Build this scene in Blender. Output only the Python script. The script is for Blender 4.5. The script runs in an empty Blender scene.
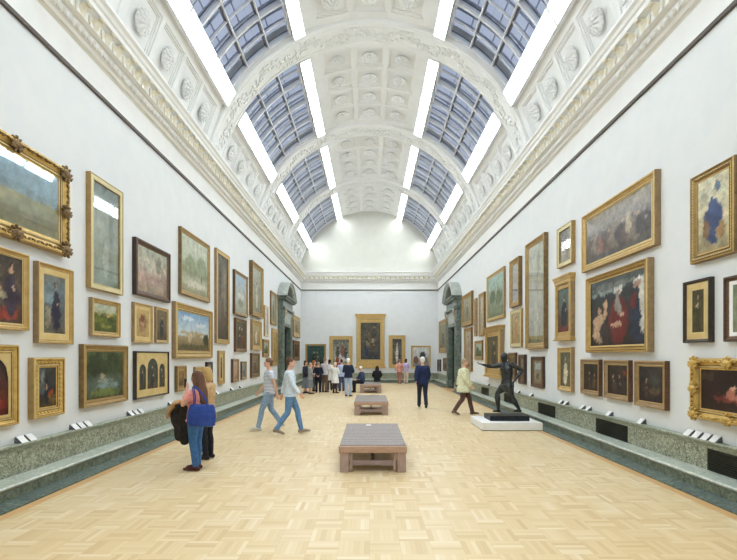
import bpy, math, random
import numpy as np
from mathutils import Vector, Matrix, Euler

S = bpy.context.scene
COL = S.collection
PI = math.pi
rad = math.radians

# ------------------------------------------------------------------ measures of the room (metres)
F = 450.0                    # focal length in pixels of the 737-wide frame
VX, VY, EYE = 369.5, 356.0, 1.85
HALF = 4.8                   # half width of the gallery
YB, YF = -4.0, 31.5          # wall behind the camera, end wall
SPRING = 7.0                 # height of the vault's centre
RV = 5.0                     # vault radius
BAYS = [(-3.5 + 6 * i, 1.5 + 6 * i) for i in range(6)]
RAIL = 6.5


def lin(c):
    """'rrggbb' -> linear rgb"""
    out = []
    for i in (0, 2, 4):
        v = int(c[i:i + 2], 16) / 255.0
        out.append(v / 12.92 if v <= 0.04045 else ((v + 0.055) / 1.055) ** 2.4)
    return out


# ------------------------------------------------------------------ mesh builder
class MB:
    def __init__(self):
        self.v = []
        self.f = []

    def add(self, vs, fs):
        o = len(self.v)
        self.v.extend([tuple(p) for p in vs])
        self.f.extend([tuple(i + o for i in q) for q in fs])
        return self

    def merge(self, other, mat=None):
        vs = other.v
        if mat is not None:
            vs = [tuple(mat @ Vector(p)) for p in vs]
        return self.add(vs, other.f)

    def box(self, x0, x1, y0, y1, z0, z1):
        return self.add([(x0, y0, z0), (x1, y0, z0), (x1, y1, z0), (x0, y1, z0),
                         (x0, y0, z1), (x1, y0, z1), (x1, y1, z1), (x0, y1, z1)],
                        [(0, 3, 2, 1), (4, 5, 6, 7), (0, 1, 5, 4), (1, 2, 6, 5), (2, 3, 7, 6), (3, 0, 4, 7)])

    def bbox(self, x0, x1, y0, y1, z0, z1, b=0.01):
        """box with all edges chamfered"""
        b = min(b, (x1 - x0) * .45, (y1 - y0) * .45, (z1 - z0) * .45)
        X, Y, Z = (x0, x1), (y0, y1), (z0, z1)
        idx = {}
        vs = []
        for i in (0, 1):
            for j in (0, 1):
                for k in (0, 1):
                    sx, sy, sz = (1, -1)[i], (1, -1)[j], (1, -1)[k]
                    for a in range(3):
                        p = [X[i] + sx * b, Y[j] + sy * b, Z[k] + sz * b]
                        p[a] = (X[i], Y[j], Z[k])[a]
                        idx[i, j, k, a] = len(vs)
                        vs.append(p)
        fs = []
        for i in (0, 1):
            fs.append([idx[i, 0, 0, 0], idx[i, 1, 0, 0], idx[i, 1, 1, 0], idx[i, 0, 1, 0]])
            fs.append([idx[0, i, 0, 1], idx[1, i, 0, 1], idx[1, i, 1, 1], idx[0, i, 1, 1]])
            fs.append([idx[0, 0, i, 2], idx[1, 0, i, 2], idx[1, 1, i, 2], idx[0, 1, i, 2]])
        for i in (0, 1):
            for j in (0, 1):
                fs.append([idx[i, j, 0, 0], idx[i, j, 1, 0], idx[i, j, 1, 1], idx[i, j, 0, 1]])
                fs.append([idx[i, 0, j, 0], idx[i, 1, j, 0], idx[i, 1, j, 2], idx[i, 0, j, 2]])
                fs.append([idx[0, i, j, 1], idx[1, i, j, 1], idx[1, i, j, 2], idx[0, i, j, 2]])
        for i in (0, 1):
            for j in (0, 1):
                for k in (0, 1):
                    fs.append([idx[i, j, k, 0], idx[i, j, k, 1], idx[i, j, k, 2]])
        return self.add(vs, fs)

    def ell(self, c, r, n=12, m=8, rot=None):
        if not hasattr(r, '__len__'):
            r = (r, r, r)
        vs = []
        for i in range(m + 1):
            t = PI * i / m
            if i in (0, m):
                pts = [(0, 0, math.cos(t))]
            else:
                pts = [(math.sin(t) * math.cos(2 * PI * j / n), math.sin(t) * math.sin(2 * PI * j / n), math.cos(t)) for j in range(n)]
            for p in pts:
                q = Vector((p[0] * r[0], p[1] * r[1], p[2] * r[2]))
                if rot is not None:
                    q = rot @ q
                vs.append(q + Vector(c))
        fs = []
        for j in range(n):
            k = (j + 1) % n
            fs.append((0, 1 + j, 1 + k))
            e = 1 + (m - 2) * n
            fs.append((e + j, len(vs) - 1, e + k))
            for i in range(m - 2):
                a = 1 + i * n
                fs.append((a + j, a + n + j, a + n + k, a + k))
        return self.add(vs, fs)

    def tube(self, pts, rs, n=10, side=None, caps=True, round_caps=False):
        """swept tube; each radius a number or (across, fore-aft); side = direction of 'across'"""
        pts = [Vector(p) for p in pts]
        rs = [(r, r) if not hasattr(r, '__len__') else tuple(r) for r in rs]
        if round_caps:
            t0 = (pts[0] - pts[1]).normalized()
            t1 = (pts[-1] - pts[-2]).normalized()
            a, b = rs[0], rs[-1]
            h0, h1 = min(a), min(b)
            pre = [pts[0] + t0 * h0 * .95, pts[0] + t0 * h0 * .7]
            prer = [(a[0] * .25, a[1] * .25), (a[0] * .72, a[1] * .72)]
            post = [pts[-1] + t1 * h1 * .7, pts[-1] + t1 * h1 * .95]
            postr = [(b[0] * .72, b[1] * .72), (b[0] * .25, b[1] * .25)]
            pts = pre + pts + post
            rs = prer + rs + postr
        sd = Vector(side) if side is not None else None
        vs = []
        prev = None
        for i, p in enumerate(pts):
            t = (pts[min(i + 1, len(pts) - 1)] - pts[max(i - 1, 0)])
            if t.length < 1e-9:
                t = Vector((0, 0, 1))
            t.normalize()
            ref = sd if sd is not None else prev
            if ref is None:
                ref = Vector((1, 0, 0)) if abs(t.x) < .8 else Vector((0, 1, 0))
            s = ref - t * ref.dot(t)
            if s.length < 1e-6:
                s = t.orthogonal()
            s.normalize()
            prev = s
            b = t.cross(s)
            for j in range(n):
                a = 2 * PI * j / n
                vs.append(p + s * (rs[i][0] * math.cos(a)) + b * (rs[i][1] * math.sin(a)))
        fs = []
        for i in range(len(pts) - 1):
            for j in range(n):
                k = (j + 1) % n
                fs.append((i * n + j, i * n + k, (i + 1) * n + k, (i + 1) * n + j))
        if caps:
            fs.append(tuple(range(n - 1, -1, -1)))
            e = (len(pts) - 1) * n
            fs.append(tuple(e + j for j in range(n)))
        return self.add(vs, fs)

    def lathe(self, prof, c=(0, 0, 0), n=16):
        vs = []
        for r, z in prof:
            for j in range(n):
                a = 2 * PI * j / n
                vs.append((c[0] + r * math.cos(a), c[1] + r * math.sin(a), c[2] + z))
        fs = []
        for i in range(len(prof) - 1):
            for j in range(n):
                k = (j + 1) % n
                fs.append((i * n + j, i * n + k, (i + 1) * n + k, (i + 1) * n + j))
        fs.append(tuple(range(n - 1, -1, -1)))
        e = (len(prof) - 1) * n
        fs.append(tuple(e + j for j in range(n)))
        return self.add(vs, fs)

    def extrude(self, prof, y0, y1, closed=True):
        """profile of (x, z) swept along y"""
        n = len(prof)
        vs = [(x, y0, z) for x, z in prof] + [(x, y1, z) for x, z in prof]
        fs = [(i, (i + 1) % n, n + (i + 1) % n, n + i) for i in range(n if closed else n - 1)]
        if closed:
            fs += [tuple(range(n - 1, -1, -1)), tuple(range(n, 2 * n))]
        return self.add(vs, fs)

    def extrude_x(self, prof, x0, x1, closed=True):
        """profile of (y, z) swept along x"""
        n = len(prof)
        vs = [(x0, y, z) for y, z in prof] + [(x1, y, z) for y, z in prof]
        fs = [(i, (i + 1) % n, n + (i + 1) % n, n + i) for i in range(n if closed else n - 1)]
        if closed:
            fs += [tuple(range(n - 1, -1, -1)), tuple(range(n, 2 * n))]
        return self.add(vs, fs)

    def mitre(self, prof, W, H, tones=None):
        """picture-frame moulding: profile of (inset from outer edge, depth), in the local xz plane facing -y; centred in x, base at z=0"""
        vs = []
        for t, d in prof:
            a, b0, b1 = W / 2 - t, t, H - t
            vs += [(-a, -d, b0), (a, -d, b0), (a, -d, b1), (-a, -d, b1)]
        fs = []
        self.tones = []
        for i in range(len(prof) - 1):
            for j in range(4):
                k = (j + 1) % 4
                fs.append((i * 4 + j, i * 4 + k, i * 4 + 4 + k, i * 4 + 4 + j))
                self.tones.append(tones[i] if tones else 0)
        return self.add(vs, fs)

    def build(self, name, mat=None, parent=None, smooth=False, loc=None, rotz=0):
        me = bpy.data.meshes.new(name)
        me.from_pydata(self.v, [], self.f)
        fix_normals(me)
        if smooth:
            me.polygons.foreach_set('use_smooth', [True] * len(me.polygons))
        if mat is not None:
            me.materials.append(mat)
        me.update()
        return link(name, me, parent, loc, rotz)


def fix_normals(me):
    import bmesh
    bm = bmesh.new()
    bm.from_mesh(me)
    bmesh.ops.recalc_face_normals(bm, faces=bm.faces)
    bm.to_mesh(me)
    bm.free()


def link(name, me, parent=None, loc=None, rotz=0):
    o = bpy.data.objects.new(name, me)
    COL.objects.link(o)
    if parent is not None:
        o.parent = parent
    if loc is not None:
        o.location = loc
    if rotz:
        o.rotation_euler = (0, 0, rotz)
    return o


def thing(name, label, cat, loc=(0, 0, 0), rotz=0, group=None):
    o = bpy.data.objects.new(name, None)
    o.empty_display_size = .2
    COL.objects.link(o)
    o.location = loc
    o.rotation_euler = (0, 0, rotz)
    tag(o, label, cat, group)
    return o


def tag(o, label, cat, group=None):
    o['label'] = label
    o['category'] = cat
    if group:
        o['group'] = group
    return o


def struct(o, label=None, cat=None):
    o['kind'] = 'structure'
    if label:
        o['label'] = label
    if cat:
        o['category'] = cat
    return o


def blend(mb, name, mat, parent, voxel=.012, smooth=2, loc=None, rotz=0):
    """fuse the overlapping pieces of mb into one continuous skin"""
    o = mb.build(name, mat)
    m = o.modifiers.new('r', 'REMESH')
    m.mode = 'VOXEL'
    m.voxel_size = voxel
    if smooth:
        s = o.modifiers.new('s', 'SMOOTH')
        s.iterations = smooth
        s.factor = .5
    dg = bpy.context.evaluated_depsgraph_get()
    me = bpy.data.meshes.new_from_object(o.evaluated_get(dg))
    me.name = name
    me.polygons.foreach_set('use_smooth', [True] * len(me.polygons))
    old = o.data
    o.modifiers.clear()
    o.data = me
    bpy.data.meshes.remove(old)
    if not me.materials:
        me.materials.append(mat)
    if parent is not None:
        o.parent = parent
    if loc is not None:
        o.location = loc
    o.rotation_euler = (0, 0, rotz)
    return o


# ------------------------------------------------------------------ materials
def newmat(name):
    m = bpy.data.materials.new(name)
    m.use_nodes = True
    nt = m.node_tree
    p = nt.nodes['Principled BSDF']
    return m, nt, p


def N(nt, typ, **kw):
    n = nt.nodes.new(typ)
    for k, v in kw.items():
        if k.startswith('in_'):
            key = k[3:]
            key = int(key) if key.isdigit() else key.replace('_', ' ')
            n.inputs[key].default_value = v
        else:
            setattr(n, k, v)
    return n


def L(nt, a, b):
    nt.links.new(a, b)


def coords(nt, scale=(1, 1, 1), kind='Object'):
    tc = N(nt, 'ShaderNodeTexCoord')
    mp = N(nt, 'ShaderNodeMapping')
    mp.inputs['Scale'].default_value = scale
    L(nt, tc.outputs[kind], mp.inputs['Vector'])
    return mp.outputs['Vector']


def ramp(nt, src, stops):
    r = N(nt, 'ShaderNodeValToRGB')
    e = r.color_ramp.elements
    e[0].position, e[0].color = stops[0][0], (*lin(stops[0][1]), 1)
    e[1].position, e[1].color = stops[-1][0], (*lin(stops[-1][1]), 1)
    for p, c in stops[1:-1]:
        k = e.new(p)
        k.color = (*lin(c), 1)
    L(nt, src, r.inputs[0])
    return r.outputs[0]


def bump(nt, p, src, strength=.2, dist=.01):
    b = N(nt, 'ShaderNodeBump')
    b.inputs['Strength'].default_value = strength
    b.inputs['Distance'].default_value = dist
    L(nt, src, b.inputs['Height'])
    L(nt, b.outputs[0], p.inputs['Normal'])


def mat_noise(name, c0, c1, scale=8, rough=.6, metal=0, bmp=.1, detail=4, stretch=(1, 1, 1), spec=.5, dist=.01, lo=.3, hi=.7):
    m, nt, p = newmat(name)
    v = coords(nt, stretch)
    n = N(nt, 'ShaderNodeTexNoise', in_Scale=scale, in_Detail=detail)
    L(nt, v, n.inputs['Vector'])
    L(nt, ramp(nt, n.outputs[0], [(lo, c0), (hi, c1)]), p.inputs['Base Color'])
    p.inputs['Roughness'].default_value = rough
    p.inputs['Metallic'].default_value = metal
    p.inputs['Specular IOR Level'].default_value = spec
    if bmp:
        bump(nt, p, n.outputs[0], bmp, dist)
    return m


def mat_marble(name, stops, scale=5, rough=.25, warp=1.2, vein=.55, veincol='2c352c'):
    m, nt, p = newmat(name)
    v = coords(nt)
    n1 = N(nt, 'ShaderNodeTexNoise', in_Scale=scale, in_Detail=6, in_Roughness=.65, in_Distortion=warp)
    L(nt, v, n1.inputs['Vector'])
    base = ramp(nt, n1.outputs[0], stops)
    vo = N(nt, 'ShaderNodeTexVoronoi', feature='DISTANCE_TO_EDGE', in_Scale=scale * 1.6)
    mx = N(nt, 'ShaderNodeMixRGB', blend_type='ADD', in_Fac=.25)
    L(nt, v, mx.inputs[1])
    L(nt, n1.outputs['Color'], mx.inputs[2])
    L(nt, mx.outputs[0], vo.inputs['Vector'])
    edge = ramp(nt, vo.outputs['Distance'], [(0.0, 'ffffff'), (.12, '000000')])
    n2 = N(nt, 'ShaderNodeTexNoise', in_Scale=scale * .8)
    L(nt, v, n2.inputs['Vector'])
    mul = N(nt, 'ShaderNodeMath', operation='MULTIPLY')
    L(nt, edge, mul.inputs[0])
    L(nt, n2.outputs[0], mul.inputs[1])
    ml2 = N(nt, 'ShaderNodeMath', operation='MULTIPLY', in_1=vein * 2)
    L(nt, mul.outputs[0], ml2.inputs[0])
    mix = N(nt, 'ShaderNodeMixRGB')
    L(nt, ml2.outputs[0], mix.inputs[0])
    L(nt, base, mix.inputs[1])
    mix.inputs[2].default_value = (*lin(veincol), 1)
    L(nt, mix.outputs[0], p.inputs['Base Color'])
    p.inputs['Roughness'].default_value = rough
    return m


M = {}
M['wall'] = mat_noise('wall_paint', 'dfe1e1', 'e4e5e4', 3, .85, bmp=.02)
M['endwall'] = mat_noise('end_wall_paint', 'dddfe0', 'e2e4e4', 3, .85, bmp=.02)
M['plaster'] = mat_noise('white_plaster', 'e9e8e4', 'edece9', 4, .8, bmp=.03)
M['plasterwarm'] = mat_noise('warm_plaster', 'e3dfd3', 'e9e6dc', 4, .8, bmp=.03)
M['leafgilt'] = mat_noise('buff_leaf_plaster', 'd8cfb4', 'e9e3d2', 9, .75, bmp=.15)
M['lunette'] = mat_noise('lunette_plaster', 'c6c3b7', 'cbc8bd', 3, .85, bmp=.02)
M['rail'] = mat_noise('dark_rail', '4a3f38', '5c5048', 20, .5)
M['gold'] = mat_noise('gilt', 'b3904e', 'd0b073', 9, .42, .35, .2, lo=.2, hi=.8)
M['goldold'] = mat_noise('old_gilt', '937544', 'b59762', 12, .5, .3, .25, lo=.2, hi=.8)
M['goldpale'] = mat_noise('pale_gilt', 'ccbf8e', 'ddd2a6', 10, .5, .2, .12, lo=.2, hi=.8)
M['goldrich'] = mat_noise('bright_gilt', 'bd9648', 'dfbf74', 14, .36, .45, .25, lo=.2, hi=.8)
M['golddark'] = mat_noise('tarnish_or_shade_gilt', '665032', '8b7048', 14, .5, .3, .25)  # tarnished frames, and the shade painted into other frames' grooves
M['goldflat'] = mat_noise('gilt_slip', 'ceb272', 'dcc58c', 7, .5, .2, .06)
M['walnut'] = mat_noise('walnut', '4a3223', '6b4a33', 10, .45, 0, .15, stretch=(1, 1, 6))
M['ebony'] = mat_noise('dark_frame_wood', '2a211b', '41342a', 10, .4, 0, .1)
M['oakframe'] = mat_noise('oak_frame', '8c7250', 'a38862', 12, .5, .15, .15)
M['back'] = mat_noise('frame_backing', '6a5b46', '7a6a52', 8, .8)
M['marble'] = mat_marble('mottled_marble', [(.28, '5c6452'), (.42, '9b9f88'), (.5, 'bcbda6'), (.6, '7c846f'), (.72, 'd6d3bc')], 8, .4, 1.6, .9, '3c3f30')
M['marbleledge'] = mat_marble('ledge_marble', [(.3, '747d6b'), (.5, '9aa18d'), (.7, 'b4b8a6')], 7, .3, 1.2, .5, '48523f')
M['marblestep'] = mat_marble('step_marble', [(.3, 'a7afa2'), (.5, 'c2c8ba'), (.7, 'd6d9cd')], 6, .3, 1.0, .4, '73806f')
M['marblebase'] = mat_marble('dark_green_marble', [(.3, '45504a'), (.5, '5f6c64'), (.7, '808d82')], 7, .5, 1.5, .5, '323e3a')
M['bracket'] = mat_noise('buff_stone', 'a0927a', 'b5a88f', 9, .6)
M['marblelow'] = mat_marble('base_marble', [(.3, '3c473d'), (.5, '6f7a68'), (.7, '9aa18c')], 8, .45, 1.6, .6, '343f39')
M['portal'] = mat_marble('portal_marble', [(.3, '47524b'), (.5, '69756b'), (.7, '8d978b')], 3, .35, 1.5, .4, '38423c')
M['portaldark'] = mat_marble('portal_dark_marble', [(.3, '2c3833'), (.5, '3f4d46'), (.7, '566159')], 3, .3, 1.5, .5, '222b27')
M['portalgrey'] = mat_noise('portal_grey_stone', '9a9f98', 'b5b8b0', 5, .5)
M['ventm'] = mat_noise('vent_metal', '2d2f28', '3a3b32', 20, .5, .4)
M['benchleg'] = mat_noise('bench_leg_wood', 'a48b80', 'b59c90', 7, .5, 0, .1, stretch=(4, 4, 1))
M['bench'] = mat_noise('bench_wood', 'ac8b76', 'bf9d86', 7, .5, 0, .1, stretch=(1, 4, 4))
M['benchslat'] = mat_noise('bench_slat_wood', '8a7f7b', '9d918c', 9, .4, 0, .15, stretch=(6, .6, 6))
M['benchrail'] = mat_noise('bench_stretcher', '8e7a78', 'a18c88', 8, .5, 0, .1)
M['bronze'] = mat_noise('dark_bronze', '2c2f31', '4a4d50', 7, .34, .55, .15)
M['bronzebase'] = mat_noise('bronze_plinth', '23262a', '33363b', 9, .4, .6, .1)
M['whitepaint'] = mat_noise('white_painted_board', 'eeeeee', 'f4f4f3', 5, .5, bmp=.02)
M['white'] = mat_noise('white_metal', 'e8eaec', 'eff0f2', 5, .5, bmp=.02)
M['bar'] = mat_noise('glazing_bar_paint', 'dcdde0', 'e6e7ea', 5, .5, bmp=.02)
M['bardark'] = mat_noise('shadow_gap_metal', '5f6068', '72737c', 9, .5, .2)
M['louvre'] = mat_noise('louvre_metal', '8f95a8', 'a7adbe', 9, .45, .3)
M['card'] = mat_noise('caption_card', 'f0f0ee', 'f6f6f4', 9, .7, bmp=.02)
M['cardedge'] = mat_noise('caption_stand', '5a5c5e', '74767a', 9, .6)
M['skin'] = mat_noise('skin', 'd9a58a', 'e3b49a', 14, .5, bmp=.05)
M['eye'] = mat_noise('eye_dark', '1d1613', '2a211c', 10, .3)
M['lips'] = mat_noise('lips', 'a85a52', 'b5665c', 10, .5)
M['black'] = mat_noise('black_plastic', '15161a', '22242a', 12, .4)


def cloth(c, c2=None, scale=24, rough=.85):
    key = 'cloth_' + c + (c2 or '')
    if key not in M:
        if c2 is None:
            v = [int(c[i:i + 2], 16) for i in (0, 2, 4)]
            c2 = ''.join('%02x' % min(255, int(x * 1.15 + 6)) for x in v)
        M[key] = mat_noise(key, c, c2, scale, rough, bmp=.25, spec=.25)
    return M[key]


def stripes(c, c2, freq):
    key = 'stripe_' + c + c2
    if key not in M:
        m, nt, p = newmat(key)
        v = coords(nt)
        w = N(nt, 'ShaderNodeTexWave', wave_type='BANDS', bands_direction='Z', in_Scale=freq)
        L(nt, v, w.inputs['Vector'])
        L(nt, ramp(nt, w.outputs[0], [(.45, c), (.6, c2)]), p.inputs['Base Color'])
        p.inputs['Roughness'].default_value = .85
        M[key] = m
    return M[key]


def emit(name, c, s):
    m = bpy.data.materials.new(name)
    m.use_nodes = True
    nt = m.node_tree
    nt.nodes.remove(nt.nodes['Principled BSDF'])
    e = N(nt, 'ShaderNodeEmission')
    e.inputs[0].default_value = (*lin(c), 1)
    e.inputs[1].default_value = s
    L(nt, e.outputs[0], nt.nodes['Material Output'].inputs[0])
    return m


LIGHT = 20.0
M['diffuser'] = emit('light_diffuser', 'ebf6fd', LIGHT)


def glassmat(name, tint, refl=1.0):
    m = bpy.data.materials.new(name)
    m.use_nodes = True
    nt = m.node_tree
    nt.nodes.remove(nt.nodes['Principled BSDF'])
    tr = N(nt, 'ShaderNodeBsdfTransparent')
    tr.inputs[0].default_value = (*tint, 1)
    gl = N(nt, 'ShaderNodeBsdfGlossy')
    gl.inputs['Roughness'].default_value = .03
    lw = N(nt, 'ShaderNodeLayerWeight', in_Blend=.5)
    pw = N(nt, 'ShaderNodeMath', operation='POWER', in_1=4.0)
    L(nt, lw.outputs['Facing'], pw.inputs[0])
    mu = N(nt, 'ShaderNodeMath', operation='MULTIPLY_ADD', in_1=.9 * refl, in_2=.045 * refl)
    L(nt, pw.outputs[0], mu.inputs[0])
    mx = N(nt, 'ShaderNodeMixShader')
    L(nt, mu.outputs[0], mx.inputs[0])
    L(nt, tr.outputs[0], mx.inputs[1])
    L(nt, gl.outputs[0], mx.inputs[2])
    L(nt, mx.outputs[0], nt.nodes['Material Output'].inputs[0])
    return m


M['glass'] = glassmat('skylight_glass', (.80, .84, .90))
M['pane'] = glassmat('picture_glass', (.96, .97, .96), 1.2)


def parquet():
    m, nt, p = newmat('oak_parquet')
    tc = N(nt, 'ShaderNodeTexCoord')
    sep = N(nt, 'ShaderNodeSeparateXYZ')
    L(nt, tc.outputs['Object'], sep.inputs[0])

    def mth(op, a, b=None):
        n = N(nt, 'ShaderNodeMath', operation=op)
        for i, q in enumerate((a, b)):
            if q is None:
                continue
            if isinstance(q, (int, float)):
                n.inputs[i].default_value = q
            else:
                L(nt, q, n.inputs[i])
        return n.outputs[0]
    s = .30
    x = mth('DIVIDE', sep.outputs[0], s)
    y = mth('DIVIDE', sep.outputs[1], s)
    ix, iy = mth('FLOOR', x), mth('FLOOR', y)
    fx, fy = mth('SUBTRACT', x, ix), mth('SUBTRACT', y, iy)
    par = mth('ABSOLUTE', mth('MODULO', mth('ADD', ix, iy), 2.0))
    a = mth('MULTIPLY', fx, par)
    b = mth('MULTIPLY', fy, mth('SUBTRACT', 1.0, par))
    t = mth('MULTIPLY', mth('ADD', a, b), 6.0)
    it = mth('FLOOR', t)
    ft = mth('SUBTRACT', t, it)
    cmb = N(nt, 'ShaderNodeCombineXYZ')
    L(nt, ix, cmb.inputs[0])
    L(nt, iy, cmb.inputs[1])
    L(nt, it, cmb.inputs[2])
    wn = N(nt, 'ShaderNodeTexWhiteNoise', noise_dimensions='3D')
    L(nt, cmb.outputs[0], wn.inputs['Vector'])
    col = ramp(nt, wn.outputs[0], [(0, 'dbc091'), (.25, 'e4cda0'), (.6, 'e7d1a8'), (.85, 'ead6b1'), (1, 'f0e0c4')])
    big = N(nt, 'ShaderNodeTexNoise', in_Scale=.35, in_Detail=3)
    L(nt, tc.outputs['Object'], big.inputs['Vector'])
    tint = ramp(nt, big.outputs[0], [(.3, 'f4eadb'), (.7, 'ffffff')])
    mx = N(nt, 'ShaderNodeMixRGB', blend_type='MULTIPLY', in_Fac=.8)
    L(nt, col, mx.inputs[1])
    L(nt, tint, mx.inputs[2])
    # joints between strips and blocks
    e1 = mth('MINIMUM', ft, mth('SUBTRACT', 1.0, ft))
    j = mth('LESS_THAN', e1, .03)
    ex = mth('MINIMUM', fx, mth('SUBTRACT', 1.0, fx))
    ey = mth('MINIMUM', fy, mth('SUBTRACT', 1.0, fy))
    j2 = mth('LESS_THAN', mth('MINIMUM', ex, ey), .008)
    jj = mth('MULTIPLY', mth('MAXIMUM', j, j2), .25)
    mj = N(nt, 'ShaderNodeMixRGB')
    L(nt, jj, mj.inputs[0])
    L(nt, mx.outputs[0], mj.inputs[1])
    mj.inputs[2].default_value = (*lin('b08e60'), 1)
    # darker border course along the marble
    bd = mth('GREATER_THAN', mth('ABSOLUTE', sep.outputs[0]), 4.13)
    mb = N(nt, 'ShaderNodeMixRGB')
    L(nt, mth('MULTIPLY', bd, .8), mb.inputs[0])
    L(nt, mj.outputs[0], mb.inputs[1])
    mb.inputs[2].default_value = (*lin('d6a468'), 1)
    L(nt, mb.outputs[0], p.inputs['Base Color'])
    p.inputs['Roughness'].default_value = .38
    p.inputs['Specular IOR Level'].default_value = .35
    return m


M['parquet'] = parquet()


def paintmat(name, rough, coat):
    m, nt, p = newmat(name)
    at = N(nt, 'ShaderNodeAttribute', attribute_name='Col')
    v = coords(nt)
    n = N(nt, 'ShaderNodeTexNoise', in_Scale=45, in_Detail=4)
    L(nt, v, n.inputs['Vector'])
    mr = ramp(nt, n.outputs[0], [(.3, 'd8d8d8'), (.7, 'ffffff')])
    mx = N(nt, 'ShaderNodeMixRGB', blend_type='MULTIPLY', in_Fac=.8)
    L(nt, at.outputs['Color'], mx.inputs[1])
    L(nt, mr, mx.inputs[2])
    L(nt, mx.outputs[0], p.inputs['Base Color'])
    p.inputs['Roughness'].default_value = rough
    p.inputs['Specular IOR Level'].default_value = .3
    if coat:
        p.inputs['Coat Weight'].default_value = coat
        p.inputs['Coat Roughness'].default_value = .12
    bump(nt, p, n.outputs[0], .1, .004)
    return m


M['oil'] = paintmat('oil_paint', .5, .15)
# ------------------------------------------------------------------ setting
def vp(R, phi, y):
    """point on the vault: phi in degrees from the crown, + to the right"""
    return (R * math.sin(rad(phi)), y, SPRING + R * math.cos(rad(phi)))


# floor
b = MB()
b.add([(-4.85, YB, 0), (4.85, YB, 0), (4.85, YF + .05, 0), (-4.85, YF + .05, 0),
       (-4.85, YB, -.1), (4.85, YB, -.1), (4.85, YF + .05, -.1), (-4.85, YF + .05, -.1)],
      [(0, 1, 2, 3), (7, 6, 5, 4), (0, 4, 5, 1), (1, 5, 6, 2), (2, 6, 7, 3), (3, 7, 4, 0)])
struct(b.build('floor', M['parquet']), 'pale oak basket-weave parquet floor', 'floor')

DY0, DY1, DH = 23.95, 25.85, 3.45      # doorway opening
for s, nm in ((-1, 'left'), (1, 'right')):
    b = MB()
    xs = sorted((s * HALF, s * (HALF + .6)))
    b.box(*xs, YB, DY0, 0, RAIL)
    b.box(*xs, DY1, YF + .6, 0, RAIL)
    b.box(*xs, DY0, DY1, DH, RAIL)
    struct(b.build('wall_' + nm, M['wall']), 'tall white painted gallery wall on the ' + nm, 'wall')
b = MB()
b.box(-HALF - .6, HALF + .6, YF, YF + .6, 0, RAIL)
struct(b.build('wall_back', M['endwall']), 'pale grey end wall facing down the gallery', 'wall')
b = MB()
b.box(-HALF - .6, HALF + .6, YB - .3, YB, 0, 12.5)
struct(b.build('wall_front', M['wall']), 'white wall closing the near end of the gallery', 'wall')
# end lunette above the cornice
b = MB()
n = 48
vs = [(5.3 * math.cos(PI * i / n), YF, SPRING + 5.3 * math.sin(PI * i / n)) for i in range(n + 1)]
vs = [(-5.4, YF, RAIL), (5.4, YF, RAIL)] + vs
b.add(vs + [(x, YF + .3, z) for x, y, z in vs],
      [tuple(range(len(vs)))] + [tuple(range(2 * len(vs) - 1, len(vs) - 1, -1))])
struct(b.build('wall_lunette', M['lunette']), 'plain cream half-round lunette above the end wall cornice', 'wall')

# frieze and cornice: a profile carried round the four sides
CORN = [(0, RAIL), (.03, RAIL), (.03, 6.95), (.06, 6.98), (.10, 6.98), (.12, 7.03), (.16, 7.05), (.20, 7.12), (.20, 7.15), (.25, 7.15),
        (.30, 7.17), (.30, 7.36), (.36, 7.40), (.40, 7.41), (.40, 7.50), (.43, 7.52), (.45, 7.58), (.50, 7.62), (.50, 7.67), (.06, 7.69), (-.3, 7.69)]
b = MB()
vs = []
for o, z in CORN:
    a = HALF - o
    vs += [(-a, YB + o, z), (a, YB + o, z), (a, YF - o, z), (-a, YF - o, z)]
fs = []
for i in range(len(CORN) - 1):
    for j in range(4):
        k = (j + 1) % 4
        fs.append((i * 4 + j, i * 4 + k, i * 4 + 4 + k, i * 4 + 4 + j))
b.add(vs, fs)
corn = struct(b.build('trim_1', M['plaster']), 'white moulded plaster cornice with a row of buff acanthus leaves', 'cornice')


def run_sides(fn, step, offs, y0=2.6):
    """call fn(matrix) at each ornament of the left, right and end runs"""
    for s in (-1, 1):
        k = int((YF - .45 - y0) / step)
        for i in range(k):
            y = y0 + step * (i + .5)
            m = Matrix.Translation((s * (HALF - offs), y, 0)) @ Matrix.Rotation(-s * PI / 2, 4, 'Z')
            fn(m, i, s)
    k = int((2 * HALF - .9) / step)
    for i in range(k):
        x = -step * k / 2 + step * (i + .5)
        fn(Matrix.Translation((x, YF - offs, 0)), i, 0)


# acanthus leaves, facing local -y, curling forward under the corona
leaf = MB()
rows = []
for i in range(6):
    t = i / 5
    z = 7.165 + .20 * t
    d = -.015 - .05 * t - .06 * max(0, t - .55) * 2
    w = .13 * (math.sin(PI * (.25 + .62 * t)) ** .8) * (1 - .25 * (i % 2))
    rows.append([(-w, d + .035, z), (-w * .5, d, z + .01), (0, d - .03, z), (w * .5, d, z + .01), (w, d + .035, z)])
leaf.add([p for r in rows for p in r], [(i * 5 + j, i * 5 + j + 1, i * 5 + 5 + j + 1, i * 5 + 5 + j) for i in range(5) for j in range(4)])
leaf.ell((0, -.125, 7.345), (.075, .035, .028), 8, 5)
leaf.ell((-.165, -.03, 7.25), (.03, .025, .09), 6, 4)
lb = MB()
run_sides(lambda m, i, s: lb.merge(leaf, m), .33, .28)
lb.build('leaf_moulding', M['leafgilt'], corn, True)
eg = MB()
egg = MB().ell((0, -.02, 7.085), (.052, .04, .058), 7, 5)
egg.box(-.072, -.062, -.04, 0, 7.04, 7.13)
run_sides(lambda m, i, s: eg.merge(egg, m), .145, .155)
eg.build('egg_moulding', M['plaster'], corn, True)

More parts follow.
